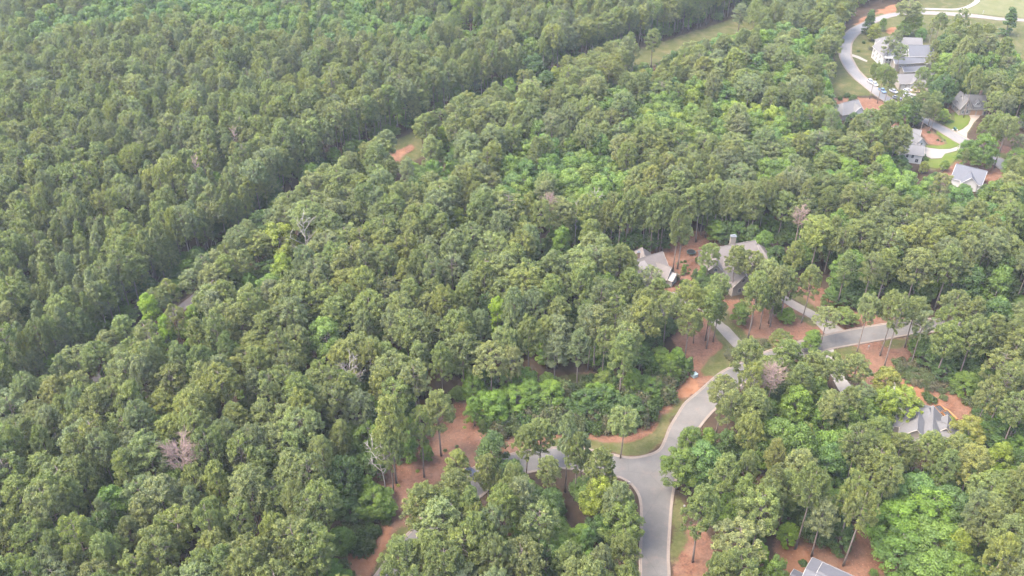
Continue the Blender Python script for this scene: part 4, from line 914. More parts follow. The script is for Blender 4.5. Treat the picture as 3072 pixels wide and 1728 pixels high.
# ------------------------------------------------------------------ trees: objects
for t in TREES:
    zc = t['v']['zc'] / t['v']['H'] * t['h']
    t['px'], t['py'], t['sc'] = proj(t['x'], t['y'], zc)
    t['w'] = 2 * t['v']['R'] * t['s'] * t['sc']
def in_frame(t): return -30 < t['px'] < IW + 30 and -30 < t['py'] < IH + 50
heroes, fill = TREES[:N_HERO], TREES[N_HERO:]
single = list(heroes)
rest = []
for kind, most in (('pine', 300), ('broad', 300)):
    room = most - sum(1 for t in heroes if t['kind'] == kind)
    vis = sorted([t for t in fill if t['kind'] == kind and in_frame(t)], key=lambda t: -t['w'])
    single += vis[:room]; rest += vis[room:] + [t for t in fill if t['kind'] == kind and not in_frame(t)]
# labels of the trees in the woods: look, then the nearest thing one can find in the picture
MARKS = [(537,1372,'the pinkish dead tree'), (460,960,'the lime pair by the lane'), (1118,1400,'the leaning bare snag'), (1048,1105,'the half-bare pine'), (915,700,'the tall white snag'), (836,725,'the big round yellow-green tree'), (975,1020,'the broad light green dome'), (1495,950,'the lime tree of the middle wood'), (1368,670,'the upper yellow-green tree'), (1683,732,'the fresh green upright tree'), (1420,1425,'the navy car'), (1900,1400,'the road junction'), (1950,790,'the gabled house'), (2190,770,'the big house with chimney'), (200,1190,'the gravel lane'), (2108,1390,'the blue-green dome'), (2490,1700,'the lavender-grey roof'), (2780,1570,'the big broad-leaved clump'), (2790,1250,'the grey hip-roofed house'), (2670,1160,'the golden yellow-green tree'), (1380,1330,'the leaf-strewn clearing'), (1550,1180,'the bright understory trees'), (1760,1230,'the wax shrub bank'), (2120,1010,'the long driveway'), (2600,1015,'the upper road'), (2310,960,'the red bed between driveways'), (1215,1610,'the lower bend of the branch road'), (1960,1620,'the main road'), (2060,1680,'the red soil by the grass verge'), (2318,1135,'the pinkish twiggy crown'), (2530,1150,'the pale driveway'), (2187,1650,'the broad thin pine'), (1215,450,'the red clay patch'), (0,1728,'the bottom corner nearest the lane'), (450,1728,'the bottom edge below the dead crown'), (850,1728,'the bottom edge below the bank'), (1500,1728,'the bottom edge inside the branch road'), (1750,1728,'the bottom edge by the main road'), (2250,1728,'the bottom edge beside the red yard'), (3072,1728,'the bottom corner beyond the clump'), (3072,1000,'the picture edge by the upper road'), (3072,1450,'the picture edge below the hip-roofed house'), (0,1000,'the picture edge at the plantation'), (0,1450,'the picture edge below the lane'), (300,1350,'the near side of the gravel lane'), (700,1200,'the wood between lane and snag'), (750,1500,'the lower wood'), (1250,1050,'the middle wood'), (1700,950,'the wood below the gabled house'), (1050,850,'the wood above the light green dome'), (1300,820,'the centre of the pine wood'), (250,830,'the plantation edge'), (2600,850,'the wood above the upper road'), (2850,880,'the upper road end'), (2350,1450,'the wood above the bottom yard'), (2600,1430,'the wood below the hip-roofed house'), (1620,1600,'the wood inside the branch road'), (1750,420,'the light green grove'), (2150,340,'the far street wood'), (2500,510,'the far houses wood'), (1600,200,'the far dark grove'), (600,60,'the broad-leaved belt'), (1100,80,'the broad-leaved belt end'), (2330,180,'the street bend wood')]
SHAPE = {'round': 'round', 'flat': 'flat-topped', 'narrow': 'narrow', 'sparse': 'thin', 'pointed': 'pointed', 'dome': 'domed', 'tall': 'upright', 'wide': 'spreading', 'column': 'conical'}
def auto_label(t):
    m = min(MARKS, key=lambda q: (q[0] - t['px']) ** 2 + ((q[1] - t['py']) * 1.25) ** 2)
    dx, dy = t['px'] - m[0], t['py'] - m[1]
    d = math.hypot(dx, dy)
    near = 'close ' if d < 75 else ('' if d < 170 else 'well ')
    pos = ('above' if dy < 0 else 'below') if abs(dy) > abs(dx) * .7 else 'beside'
    size = 'small ' if t['h'] < 18 else ('tall ' if t['h'] > 25 else '')
    noun = 'pine' if t['kind'] == 'pine' else 'leafy tree'
    return f"{size}{SHAPE[t['v']['shape']]} {t['tone']} {noun} {near}{pos} {m[2]}", 'trees around ' + m[2]
for t in single:
    is_pine = t['kind'] == 'pine'
    name = 'pine_tree' if is_pine else ('evergreen_tree' if t['sub'] == 'cone' else 'broadleaf_tree')
    root = empty(name, (t['x'], t['y'], 0), t['rz'])
    lab, grp = (t['label'], t['group']) if t['label'] else auto_label(t)
    tag(root, lab, t['cat'] or ('pine tree' if is_pine else 'tree'), grp)
    sz = t['h'] / t['v']['H']
    tr = link(bpy.data.objects.new('trunk', t['v']['trunk']), root); cr = link(bpy.data.objects.new('crown', t['v']['crown']), root)
    tr.scale = ((t['s'] + sz) / 2,) * 2 + (sz,)
    cr.scale = (t['s'], t['s'], sz)
    cr.color = (*t['col'], 1)

def scatter(name, items, variants, label):
    """one mass of many trees: ITEMS = (variant index, x, y, scale xy, scale z, turn, tint); real instances of whole trees"""
    me = bpy.data.meshes.new(name)
    me.vertices.add(len(items)); me.vertices.foreach_set('co', np.array([(i[1], i[2], i[7] if len(i) > 7 else 0) for i in items], np.float32).ravel())
    def attr(nm, tp, key, vals):
        a = me.attributes.new(nm, tp, 'POINT'); a.data.foreach_set(key, np.array(vals, np.float32 if tp != 'INT' else np.int32).ravel())
    attr('pick', 'INT', 'value', [i[0] for i in items])
    attr('size', 'FLOAT_VECTOR', 'vector', [(i[3], i[3], i[4]) for i in items])
    attr('turn', 'FLOAT_VECTOR', 'vector', [(0, 0, i[5]) for i in items])
    attr('tint', 'FLOAT_COLOR', 'color', [(*i[6], 1) for i in items])
    o = link(bpy.data.objects.new(name, me)); o['kind'] = 'stuff'; o['label'] = label
    ng = bpy.data.node_groups.new(name, 'GeometryNodeTree')
    ng.interface.new_socket('Geometry', in_out='INPUT', socket_type='NodeSocketGeometry')
    ng.interface.new_socket('Geometry', in_out='OUTPUT', socket_type='NodeSocketGeometry')
    gi = ng.nodes.new('NodeGroupInput'); go = ng.nodes.new('NodeGroupOutput')
    jn = ng.nodes.new('GeometryNodeJoinGeometry')
    def named(nm, tp):
        x = ng.nodes.new('GeometryNodeInputNamedAttribute'); x.data_type = tp; x.inputs['Name'].default_value = nm
        return next(s for s in x.outputs if s.enabled)
    pk, szv, tn = named('pick', 'INT'), named('size', 'FLOAT_VECTOR'), named('turn', 'FLOAT_VECTOR')
    for k, src in enumerate(variants):
        if not any(i[0] == k for i in items): continue
        oi = ng.nodes.new('GeometryNodeObjectInfo'); oi.inputs['Object'].default_value = src; oi.inputs['As Instance'].default_value = False
        cmp_ = ng.nodes.new('FunctionNodeCompare'); cmp_.data_type = 'INT'; cmp_.operation = 'EQUAL'
        ia = [s for s in cmp_.inputs if s.enabled]
        ng.links.new(pk, ia[0]); ia[1].default_value = k
        ip = ng.nodes.new('GeometryNodeInstanceOnPoints')
        ng.links.new(gi.outputs[0], ip.inputs['Points']); ng.links.new(cmp_.outputs[0], ip.inputs['Selection']); ng.links.new(oi.outputs['Geometry'], ip.inputs['Instance'])
        ng.links.new(szv, ip.inputs['Scale'])
        er = ng.nodes.new('FunctionNodeEulerToRotation'); ng.links.new(tn, er.inputs[0]); ng.links.new(er.outputs[0], ip.inputs['Rotation'])
        ng.links.new(ip.outputs[0], jn.inputs[0])
    ng.links.new(jn.outputs[0], go.inputs[0])
    md = o.modifiers.new('scatter', 'NODES'); md.node_group = ng
    return o
ALLV = PINES + POINTED + BROAD
SRC = [bpy.data.objects.new('wood_tree', merged(v, k)) for k, v in enumerate(ALLV)]
ix = {id(v): k for k, v in enumerate(ALLV)}
def items_of(ts): return [(ix[id(t['v'])], t['x'], t['y'], t['s'], t['h'] / t['v']['H'], t['rz'], t['col']) for t in ts]
scatter('pine_woods', items_of([t for t in rest if t['kind'] == 'pine']), SRC, 'far pine wood of olive crowns running to the top of the view')
scatter('broadleaf_woods', items_of([t for t in rest if t['kind'] == 'broad']), SRC, 'broad-leaved trees scattered through the far pine wood')
scatter('undergrowth', [(len(PINES) + len(POINTED) + (k % 6), x, y, s, h / 20.0, (k * 2.4) % 6.28, jit(TONES[tn], rng)) for k, (x, y, h, s, tn) in enumerate(UNDER)], SRC, 'dark leafy undergrowth beneath the pines')
print('TREES', len(heroes), len(single), len(rest), len(UNDER))
# ------------------------------------------------------------------ houses
class House:
    def __init__(s, name, label, group, at_xy):
        s.o = Vector((at_xy[0], at_xy[1], 0)); s.root = empty(name, s.o)
        tag(s.root, label, 'house', group); s.blocks = []
    def L(s, p, z): return (p.x - s.o.x, p.y - s.o.y, z)
    def block(s, a, b, zr, ze, hw, wall, roof, hip=(0, 0), over=.45, trim='trim', gz0=-.1):
        """one wing: ridge from ground point a to b at height zr, eaves at ze, half width hw; hip = run of the hipped ends"""
        a, b = Vector(a), Vector(b); ax = (b - a).normalized(); n = Vector((ax.y, -ax.x)); ln = (b - a).length
        bl = dict(a=a, b=b, ax=ax, n=n, ln=ln, zr=zr, ze=ze, hw=hw); s.blocks.append(bl)
        P = lambda u, v, z: s.L(a + ax * u + n * v, z)
        m = MB()
        g0 = zr - .15 if not hip[0] else ze; g1 = zr - .15 if not hip[1] else ze
        m.add([P(0, -hw, gz0), P(0, hw, gz0), P(0, hw, ze), P(0, 0, g0), P(0, -hw, ze), P(ln, -hw, gz0), P(ln, hw, gz0), P(ln, hw, ze), P(ln, 0, g1), P(ln, -hw, ze)],
              [(0, 1, 2, 3, 4), (9, 8, 7, 6, 5), (1, 6, 7, 2), (5, 0, 4, 9)])
        m.build('wall', wall, s.root)
        sl = (zr - ze) / hw; ov = over
        ez = ze - sl * ov
        r = MB()
        i0, i1 = (hip[0] if hip[0] else -over), (ln - hip[1] if hip[1] else ln + over)
        t = .2
        for sd in (1, -1):
            q = [P(-over, sd * (hw + ov), ez), P(ln + over, sd * (hw + ov), ez), P(i1, 0, zr), P(i0, 0, zr)]
            if sd < 0: q = q[::-1]
            q = [(x, y, z + .12) for x, y, z in q]
            r.slab(q, t)
        if hip[0]: r.slab([(x, y, z + .12) for x, y, z in [P(-over, -hw - ov, ez), P(-over, hw + ov, ez), P(i0, 0, zr)]], t)
        if hip[1]: r.slab([(x, y, z + .12) for x, y, z in [P(ln + over, hw + ov, ez), P(ln + over, -hw - ov, ez), P(i1, 0, zr)]], t)
        rf = r.build('roof', roof, s.root)
        c = MB()
        c.tube([P(i0, 0, zr + .14), P(i1, 0, zr + .14)], [.14, .14], 5)
        c.build('ridge_cap', roof, rf)
        f = MB()
        for e, hp_ in ((-over, hip[0]), (ln + over, hip[1])):
            if hp_: continue
            k = .04 if e > 0 else -.04
            for sd in (1, -1):
                f.tube([P(e + k, sd * (hw + ov), ez + .02), P(e + k, 0, zr + .02)], [.11, .11], 4)
        for sd in (1, -1): f.tube([P(-over, sd * (hw + ov + .05), ez), P(ln + over, sd * (hw + ov + .05), ez)], [.09, .09], 4)
        f.build('fascia', M[trim], rf)
        return bl
    def opening(s, bl, face, u, z, w_, h_, name='window', glass='glass', frame='white', bars=1):
        """a framed window or door on a wall: face 'n+' 'n-' (eave walls), 'e0' 'e1' (end walls); u in metres along that wall"""
        a, ax, n, hw, ln = bl['a'], bl['ax'], bl['n'], bl['hw'], bl['ln']
        if face == 'n+': o = a + n * hw; d = ax; nn = n
        elif face == 'n-': o = a - n * hw; d = ax; nn = -n
        elif face == 'e0': o = a - n * hw; d = n; nn = -ax
        else: o = a + ax * ln - n * hw; d = n; nn = ax
        def Q(du, dz, dn): return s.L(o + d * (u + du) + nn * dn, z + dz)
        f = MB()
        def bar(u0, z0, u1, z1, t=.07):
            v = [Q(x, y, k) for k in (-.02, t) for x, y in ((u0, z0), (u1, z0), (u1, z1), (u0, z1))]
            f.add(v, [(0, 1, 2, 3), (7, 6, 5, 4), (0, 4, 5, 1), (1, 5, 6, 2), (2, 6, 7, 3), (3, 7, 4, 0)])
        b = .11
        bar(-w_ / 2 - b, 0 - b, w_ / 2 + b, 0); bar(-w_ / 2 - b, h_, w_ / 2 + b, h_ + b); bar(-w_ / 2 - b, 0, -w_ / 2, h_); bar(w_ / 2, 0, w_ / 2 + b, h_)
        for k in range(bars): bar(-w_ / 2 + w_ * (k + 1) / (bars + 1) - .03, 0, -w_ / 2 + w_ * (k + 1) / (bars + 1) + .03, h_, .05)
        fr = f.build(name, M[frame], s.root)
        g = MB(); v = [Q(x, y, k) for k in (-.01, .03) for x, y in ((-w_ / 2, 0), (w_ / 2, 0), (w_ / 2, h_), (-w_ / 2, h_))]
        g.add(v, [(0, 1, 2, 3), (7, 6, 5, 4), (0, 4, 5, 1), (1, 5, 6, 2), (2, 6, 7, 3), (3, 7, 4, 0)])
        g.build('pane' if name == 'window' else 'panel', M[glass], fr)
        return fr
    def shed(s, corners, t, mat, name='roof', ribs=0):
        """a lone sloping roof plate with raised seams; corners = [(ground xy, z)] low edge first two, high edge last two"""
        c = [Vector(s.L(Vector(p), z)) for p, z in corners]
        nn = (c[1] - c[0]).cross(c[2] - c[0])
        if nn.z < 0: c = [c[1], c[0], c[3], c[2]]
        m = MB().slab(c, t); r = m.build(name, mat, s.root)
        for k in range(ribs):
            q = (k + .5) / ribs
            lo, hi = c[0].lerp(c[1], q), c[3].lerp(c[2], q)
            MB().tube([lo + Vector((0, 0, .05)), hi + Vector((0, 0, .05))], [.06, .06], 4).build('seam', mat, r)
        return r
    def posts(s, pts, z0, z1, mat, name='post', r=.14):
        for p in pts: MB().tube([s.L(Vector(p), z0), s.L(Vector(p), z1)], [r, r], 4).build(name, mat, s.root)
    def chimney(s, p, z0, z1, mat, cap, w_=.7):
        x, y, _ = s.L(Vector(p), 0)
        c = MB().box(x - w_, y - w_ * .7, z0, x + w_, y + w_ * .7, z1).build('chimney', mat, s.root)
        MB().box(x - w_ - .12, y - w_ * .7 - .12, z1 + .003, x + w_ + .12, y + w_ * .7 + .12, z1 + .22).box(x - w_ * .6, y - w_ * .4, z1 + .22, x + w_ * .6, y + w_ * .4, z1 + .6).build('chimney_cap', cap, c)
W_ = M
G_H = 'houses hidden among the pines'
# gabled house with the cream gable porch
h = House('house', 'tan-roofed gabled house with cream porch and metal shed dormer among the pines', G_H, (48, 274))
m0 = h.block((38.5, 268.6), (53.0, 276.3), 8.6, 3.4, 5.6, M['tan_wall'], M['roof_tan'])
wing = h.block((46.6, 283.0), (46.9, 276.0), 7.6, 3.8, 3.3, M['tan_wall'], M['roof_tan'], hip=(2.2, 0))
xg = h.block((49.2, 273.6), (55.3, 269.6), 6.6, 3.5, 2.7, M['cream'], M['roof_tan'])
pr = h.block((54.9, 269.9), (57.0, 268.5), 4.6, 3.2, 2.2, M['trim'], M['metal_roof'])
d, n = xg['ax'], xg['n']
for u in (.9, 1.8, 2.7, 3.6): h.opening(pr, 'e1', u, .7, .55, 1.9, bars=0)
h.opening(xg, 'n+', 4.4, 1.0, .9, 1.5)
h.opening(xg, 'e1', 2.7, 4.5, .8, .9)
h.opening(m0, 'n+', 12.6, .9, 1.2, 1.6, 'door', 'wood_door', 'white', 0); h.opening(m0, 'n+', 10.3, .9, 1.2, 1.5)
h.opening(m0, 'n+', 5.5, .9, 1.2, 1.5); h.opening(m0, 'e1', 7.6, 1.2, 1.0, 1.6)
# shed dormer
a0 = m0['a'] + m0['ax'] * 5.2 + m0['n'] * 3.9; b0 = a0 + m0['ax'] * 3.4; up = -m0['n'] * 3.1
h.shed([((a0.x, a0.y), 6.75), ((b0.x, b0.y), 6.75), ((b0 + up).to_tuple(), 7.95), ((a0 + up).to_tuple(), 7.95)], .14, M['metal_roof'], 'dormer_roof', 7)
dm = MB(); q0 = a0 + m0['ax'] * .25 - m0['n'] * .35; q1 = b0 - m0['ax'] * .25 - m0['n'] * .35; bk = -m0['n'] * 2.2
dm.add([h.L(q0, 4.6), h.L(q1, 4.6), h.L(q1, 6.62), h.L(q0, 6.62), h.L(q0 + bk, 4.6), h.L(q1 + bk, 4.6), h.L(q1 + bk, 7.4), h.L(q0 + bk, 7.4)], [(0, 1, 2, 3), (1, 5, 6, 2), (4, 0, 3, 7)])
dm.build('dormer_wall', M['trim'], h.root)
fk = dict(a=q0, ax=m0['ax'], n=m0['n'], hw=0.0, ln=(q1 - q0).length)
for u in (.7, 1.5, 2.3): h.opening(fk, 'n+', u, 5.72, .6, .75, bars=0)
h.chimney((44.5, 274.0), 7, 10.0, M['brick'], M['chrome'], .5)
# garage court in front of it
h = House('garage', 'low tan-roofed garage before the gabled house, mostly under pine crowns', G_H, tuple(at(2009, 895, 3).to_tuple()[:2]))
c0 = Vector(at(2008, 890, 4.4).to_tuple()[:2])
g0 = h.block((c0.x - 5.5, c0.y - 3.0), (c0.x + 3.2, c0.y + 1.6), 4.6, 2.7, 3.4, M['tan_wall'], M['roof_tan'])
h.block((c0.x - 4.4, c0.y - 4), (c0.x - 1.6, c0.y - 8.5), 4.2, 2.7, 2.6, M['tan_wall'], M['roof_tan'])
h.opening(g0, 'n+', 2.2, .1, 2.4, 2.2, 'door', 'black', 'trim', 0); h.opening(g0, 'n+', 5.4, .1, 2.4, 2.2, 'door', 'wood_door', 'trim', 0)
# big house with chimney
h = House('house', 'big grey-tan house with tall chimney and stepped roofs beside the garden', G_H, (78, 277))
m0 = h.block((69.5, 275.6), (86.5, 281.0), 10.2, 5.4, 6.8, M['cream'], M['roof_tan'], hip=(3.5, 0))
m1 = h.block((84.0, 280.3), (93.5, 279.4), 9.4, 4.2, 5.2, M['tan_wall'], M['roof_tan'], hip=(0, 5.5))
m2 = h.block((74.4, 275.5), (79.6, 262.8), 8.0, 4.6, 3.9, M['cream'], M['roof_tan'])
m3 = h.block((73.0, 279.5), (71.2, 269.0), 8.2, 5.2, 3.0, M['cream'], M['roof_tan'])
h.chimney((79.0, 281.8), 7, 11.7, M['tan_wall'], M['chrome'], .95)
for u in (1.5, 3.6): h.opening(m2, 'e1', u + 1.2, 1.0, 1.1, 1.6)
h.opening(m2, 'e1', 3.9, 5.0, 1.0, 1.3)
for u in (2.5, 5.0, 8.5, 11): h.opening(m2, 'n+', u, 1.1, 1.2, 1.6)
for u in (2.5, 5.0): h.opening(m2, 'n+', u, 3.4, .9, .7, bars=0)
h.opening(m3, 'e1', 3.0, 1.0, 1.6, 1.8, bars=2); h.opening(m3, 'e1', 3.0, 5.2, 1.0, 1.3)
for u in (2.5, 4.5): h.opening(m3, 'n+', u, 1.2, 1.0, 1.6); h.opening(m3, 'n+', u, 3.6, 1.0, 1.1)
h.opening(m1, 'n+', 5, 1.0, 1.2, 1.6)
cs = [Vector((73.0, 270.0)), Vector((76.0, 269.6))]
h.posts([(72.0, 267.2), (74.4, 266.6)], 0, 2.8, M['white'])
h.shed([((71.2, 266.8), 2.75), ((75.4, 266.2), 2.75), ((75.6, 268.8), 3.2), ((71.4, 269.2), 3.2)], .15, M['white'], 'porch_roof', 0)
# grey hip-roofed house
h = House('house', 'grey hip-roofed house with stepped gables below the golden-green trees', G_H, (117, 196))
m0 = h.block((107.5, 201.0), (121.5, 196.4), 7.2, 3.4, 5.6, M['cream'], M['roof_grey'], hip=(3, 2.5))
m1 = h.block((117.2, 199.5), (113.0, 189.0), 6.9, 3.5, 3.6, M['cream'], M['roof_grey'])
m2 = h.block((121.0, 198.4), (116.6, 187.2), 6.6, 3.4, 3.4, M['cream'], M['roof_grey'])
m3 = h.block((119.5, 193.8), (129.0, 189.8), 5.6, 3.0, 4.2, M['cream'], M['roof_grey'], hip=(0, 3.5))
m4 = h.block((124.3, 195.5), (122.2, 190.8), 5.8, 3.6, 1.9, M['trim'], M['roof_grey'])
for u in (1.6, 4.0): h.opening(m1, 'e1', u + .7, 1.0, 1.0, 1.5)
for u in (2.2, 4.6): h.opening(m2, 'e1', u, 1.0, 1.0, 1.5)
h.opening(m3, 'n+', 6, 1.0, 1.4, 1.5); h.opening(m0, 'n+', 3, 1.0, 1.4, 1.5)
h.opening(m4, 'n-', 2.2, 2.0, 1.0, 1.2)
# house at the bottom edge
h = House('house', 'lavender-grey low-pitched roof of a house cut by the bottom edge', G_H, (76, 138))
pa, pb = at(2424, 1709, 6.6), at(2560, 1772, 6.6)
a = Vector((pa.x, pa.y)); b = a + (Vector((pb.x, pb.y)) - a).normalized() * 17
m0 = h.block(a, b, 6.6, 4.5, 5.6, M['tan_wall'], M['roof_lilac'], over=.5, trim='white')
ax, n = m0['ax'], m0['n']
fa = a - n * 5.2 + ax * 2.3
m1 = h.block(a + ax * 2.6 - n * .6, a + ax * 11 - n * .6, 6.9, 5.0, 4.4, M['tan_wall'], M['roof_lilac'], over=.5, trim='white')
m2 = h.block(a + n * 2.0 - ax * 2.8, a + n * 2.0 + ax * .6, 5.2, 3.9, 2.4, M['tan_wall'], M['roof_lilac'], over=.35, trim='white')
h.opening(m0, 'n-', 8, 1.2, 1.4, 1.5); h.opening(m0, 'e0', 3, 1.2, 1.2, 1.5); h.opening(m1, 'n-', 6, 1.2, 1.4, 1.5)
vb = MB(); vc = m0['a'] + ax * 4.5 + n * 2.5; x, y, _ = h.L(vc, 0); vb.tube([(x, y, 5.2), (x, y, 6.4)], [.09, .09], 6); vb.build('vent_pipe', M['chrome'], h.root)
# ---- far neighbourhood
G_N = 'houses of the far neighbourhood'
h = House('house', 'carriage house with a white gabled dormer over two brown garage doors', G_N, (218, 411))
m0 = h.block((213.2, 411.6), (223.2, 411.2), 8.4, 3.6, 4.0, M['tan_wall'], M['roof_grey'])
m1 = h.block((213.6, 415.8), (214.0, 407.2), 8.2, 3.8, 2.6, M['cream'], M['roof_grey'])
dg = h.block((219.3, 411.5), (219.2, 407.6), 7.0, 5.2, 1.5, M['white'], M['roof_grey'], over=.25, trim='white')
for u in (1.1, 1.9): h.opening(dg, 'e1', u, 5.1, .45, 1.0, bars=0)
for u in (4.7, 7.9): h.opening(m0, 'n+', u, .05, 2.6, 2.4, 'door', 'wood_door', 'trim', 0)
for u in (1.6, 3.6): h.opening(m1, 'e1', u, 1.0, .9, 1.5)
h.opening(m1, 'e1', 2.6, 4.6, .9, 1.3)
for u, z in ((2.2, 1), (6, 1), (4.2, 4.0)): h.opening(m1, 'n+' if m1['n'].x < 0 else 'n-', u, z, .9, 1.4)
h.chimney((222.0, 413.2), 5, 9.4, M['brick'], M['brick'], .5)
h = House('house', 'long grey-roofed building with cream garage doors by the stone patio', G_N, (200, 440))
m0 = h.block((192.8, 441.2), (206.5, 441.6), 6.4, 3.4, 4.3, M['cream'], M['roof_grey'])
m1 = h.block((205.5, 440.0), (222.0, 446.0), 7.4, 3.4, 5.4, M['cream'], M['roof_grey'], hip=(0, 4))
m2 = h.block((209.5, 443.0), (210.5, 434.8), 6.4, 3.5, 2.6, M['white'], M['roof_grey'])
m3 = h.block((200.0, 441.5), (200.2, 436.4), 5.6, 3.6, 1.7, M['white'], M['roof_grey'], over=.3)
for u in (2.0, 4.6, 9.8, 12.0): h.opening(m0, 'n+', u, .05, 2.0, 2.3, 'door', 'white', 'trim', 0)
for u in (2.0, 4.6): h.opening(m0, 'n+', u, 2.55, 1.2, .45, bars=0)
h.opening(m3, 'e1', 1.7, 3.5, .6, .8, bars=0); h.opening(m2, 'e1', 2.6, 3.4, .7, 1.0, bars=0); h.opening(m2, 'e1', 2.6, .9, 1.3, 1.5)
h.opening(m1, 'n+', 9, 1.0, 1.2, 1.5)
h = House('house', 'big white house with slate-blue roofs and a lower cream wing inside the street bend', G_N, (208, 472))
m0 = h.block((196.0, 483.5), (217.5, 481.0), 10.0, 6.2, 5.8, M['white'], M['roof_grey'], hip=(3, 0))
m1 = h.block((207.0, 470.0), (219.0, 469.6), 10.4, 6.6, 5.2, M['white'], M['roof_blue'], hip=(0, 0), trim='white')
m2 = h.block((196.5, 480.0), (197.5, 466.0), 9.6, 6.2, 3.8, M['white'], M['roof_grey'], trim='white')
m3 = h.block((198.0, 463.4), (213.5, 465.0), 6.0, 4.4, 3.2, M['cream'], M['roof_blue'], trim='white')
m4 = h.block((201.0, 456.6), (212.5, 457.8), 3.9, 2.5, 2.4, M['tan_wall'], M['roof_blue'], trim='white')
for u in (1.5, 4.0, 6.5, 9.2): h.opening(m1, 'n+', u, 3.4, 1.0, 1.5); h.opening(m3, 'n+', u + 1.5, 1.4, .9, 1.6)
for u in (2.0, 3.8, 5.6): h.opening(m2, 'e1', u, 3.3, .9, 1.6); h.opening(m2, 'e1', u, .8, .9, 1.8)
for u in (2.0, 6.0, 10.0): h.opening(m2, 'n+' if m2['n'].x < 0 else 'n-', u, 3.3, .9, 1.5); h.opening(m2, 'n+' if m2['n'].x < 0 else 'n-', u, .9, .9, 1.5)
h.posts([(194.4, 468.0), (194.4, 465.6), (197.2, 463.2)], 0, 6, M['white'])
h.shed([((193.6, 463.4), 5.9), ((198.5, 462.9), 5.9), ((198.8, 466.4), 6.5), ((193.9, 466.8), 6.5)], .18, M['white'], 'porch_roof', 0)
st = MB()
for k in range(5): st.box(-14.8 - .5 * k, -10.5 + 0, -.1, -12.8, -7.5, 1.4 - .28 * k)
st.build('entrance_steps', M['white'], h.root)
h.posts([(215.2, 463.4), (217.2, 463.2), (217.2, 466.0)], 0, 3.2, M['white'])
h.shed([((213.9, 462.4), 3.2), ((218.4, 462.0), 3.2), ((218.6, 466.6), 3.7), ((214.1, 466.8), 3.7)], .15, M['white'], 'terrace_roof', 0)
h = House('house', 'pinkish house with grey roof at the picture edge beyond the pink driveway', G_N, (238, 402))
m0 = h.block((230.5, 402.0), (248.0, 405.2), 9.0, 4.2, 5.6, M['cream'], M['roof_grey'], hip=(4, 0))
m1 = h.block((236.5, 403.0), (238.2, 393.8), 8.4, 4.6, 3.4, M['cream'], M['roof_grey'])
h.chimney((240.6, 407.6), 6, 11.0, M['cream'], M['brick'], .8)
for u in (2.0, 4.4): h.opening(m1, 'e1', u, 1.0, .9, 1.5)
h.opening(m1, 'e1', 3.4, 4.8, .9, 1.3)
for u in (3, 6): h.opening(m1, 'n+', u, 1.0, .9, 1.5); h.opening(m1, 'n-', u, 1.0, .9, 1.5)
h = House('house', 'small grey-roofed house half hidden below the grass of the far street', G_N, (157, 406))
m0 = h.block((152.0, 405.0), (163.0, 410.0), 6.6, 3.4, 4.6, M['tan_wall'], M['roof_grey'], hip=(3.5, 0))
m1 = h.block((161.0, 409.5), (162.5, 403.6), 6.0, 3.6, 2.6, M['white'], M['roof_grey'], trim='white')
h.opening(m1, 'e1', 1.7, 1.0, .9, 1.5); h.opening(m1, 'e1', 3.5, 1.0, .9, 1.5); h.opening(m0, 'n+', 4, 1.0, 1.2, 1.5)
h = House('house', 'white house beside the curved white driveway, its end under the trees', G_N, (177, 369))
m0 = h.block((168.0, 381.0), (180.2, 375.6), 7.6, 4.0, 4.6, M['white'], M['roof_grey'], hip=(3, 0))
m1 = h.block((176.0, 377.5), (178.6, 369.2), 7.0, 4.2, 3.2, M['white'], M['roof_grey'])
m2 = h.block((168.5, 365.2), (177.2, 362.6), 6.4, 4.4, 4.6, M['white'], M['roof_grey'])
m3 = h.block((170.0, 371.0), (177.6, 368.4), 5.0, 3.2, 2.8, M['white'], M['roof_grey'])
for u in (2.4, 4.2): h.opening(m1, 'e1', u, 1.0, .9, 1.5); h.opening(m1, 'e1', u, 3.6, .8, .9, bars=0)
for u in (3.0, 5.2): h.opening(m2, 'n+', u, 2.4, .9, 1.5)
h.opening(m2, 'n+', 7.2, .6, 1.2, 1.6); h.opening(m2, 'e1', 3.0, 1.2, 1.0, 1.6); h.opening(m2, 'e1', 6.2, 1.2, 1.0, 1.6); h.opening(m0, 'e1', 6.5, 2, 1.0, 1.6)
h = House('house', 'small house with blue-grey roof and white gable beside the straw bank', G_N, (189, 340))
m0 = h.block((184.6, 344.6), (194.0, 338.6), 7.2, 3.4, 5.4, M['white'], M['roof_blue'], trim='white')
m1 = h.block((189.0, 341.5), (187.0, 335.2), 6.2, 3.4, 3.0, M['white'], M['roof_blue'], trim='white')
for u in (3.6, 5.4, 7.2): h.opening(m0, 'e1', u, 1.0, .9, 1.6)
h.opening(m0, 'e1', 4.6, 4.2, .7, 1.2, bars=0); h.opening(m0, 'e1', 6.2, 4.2, .7, 1.2, bars=0)
h.opening(m1, 'e1', 3, 1.0, 1.2, 1.5)

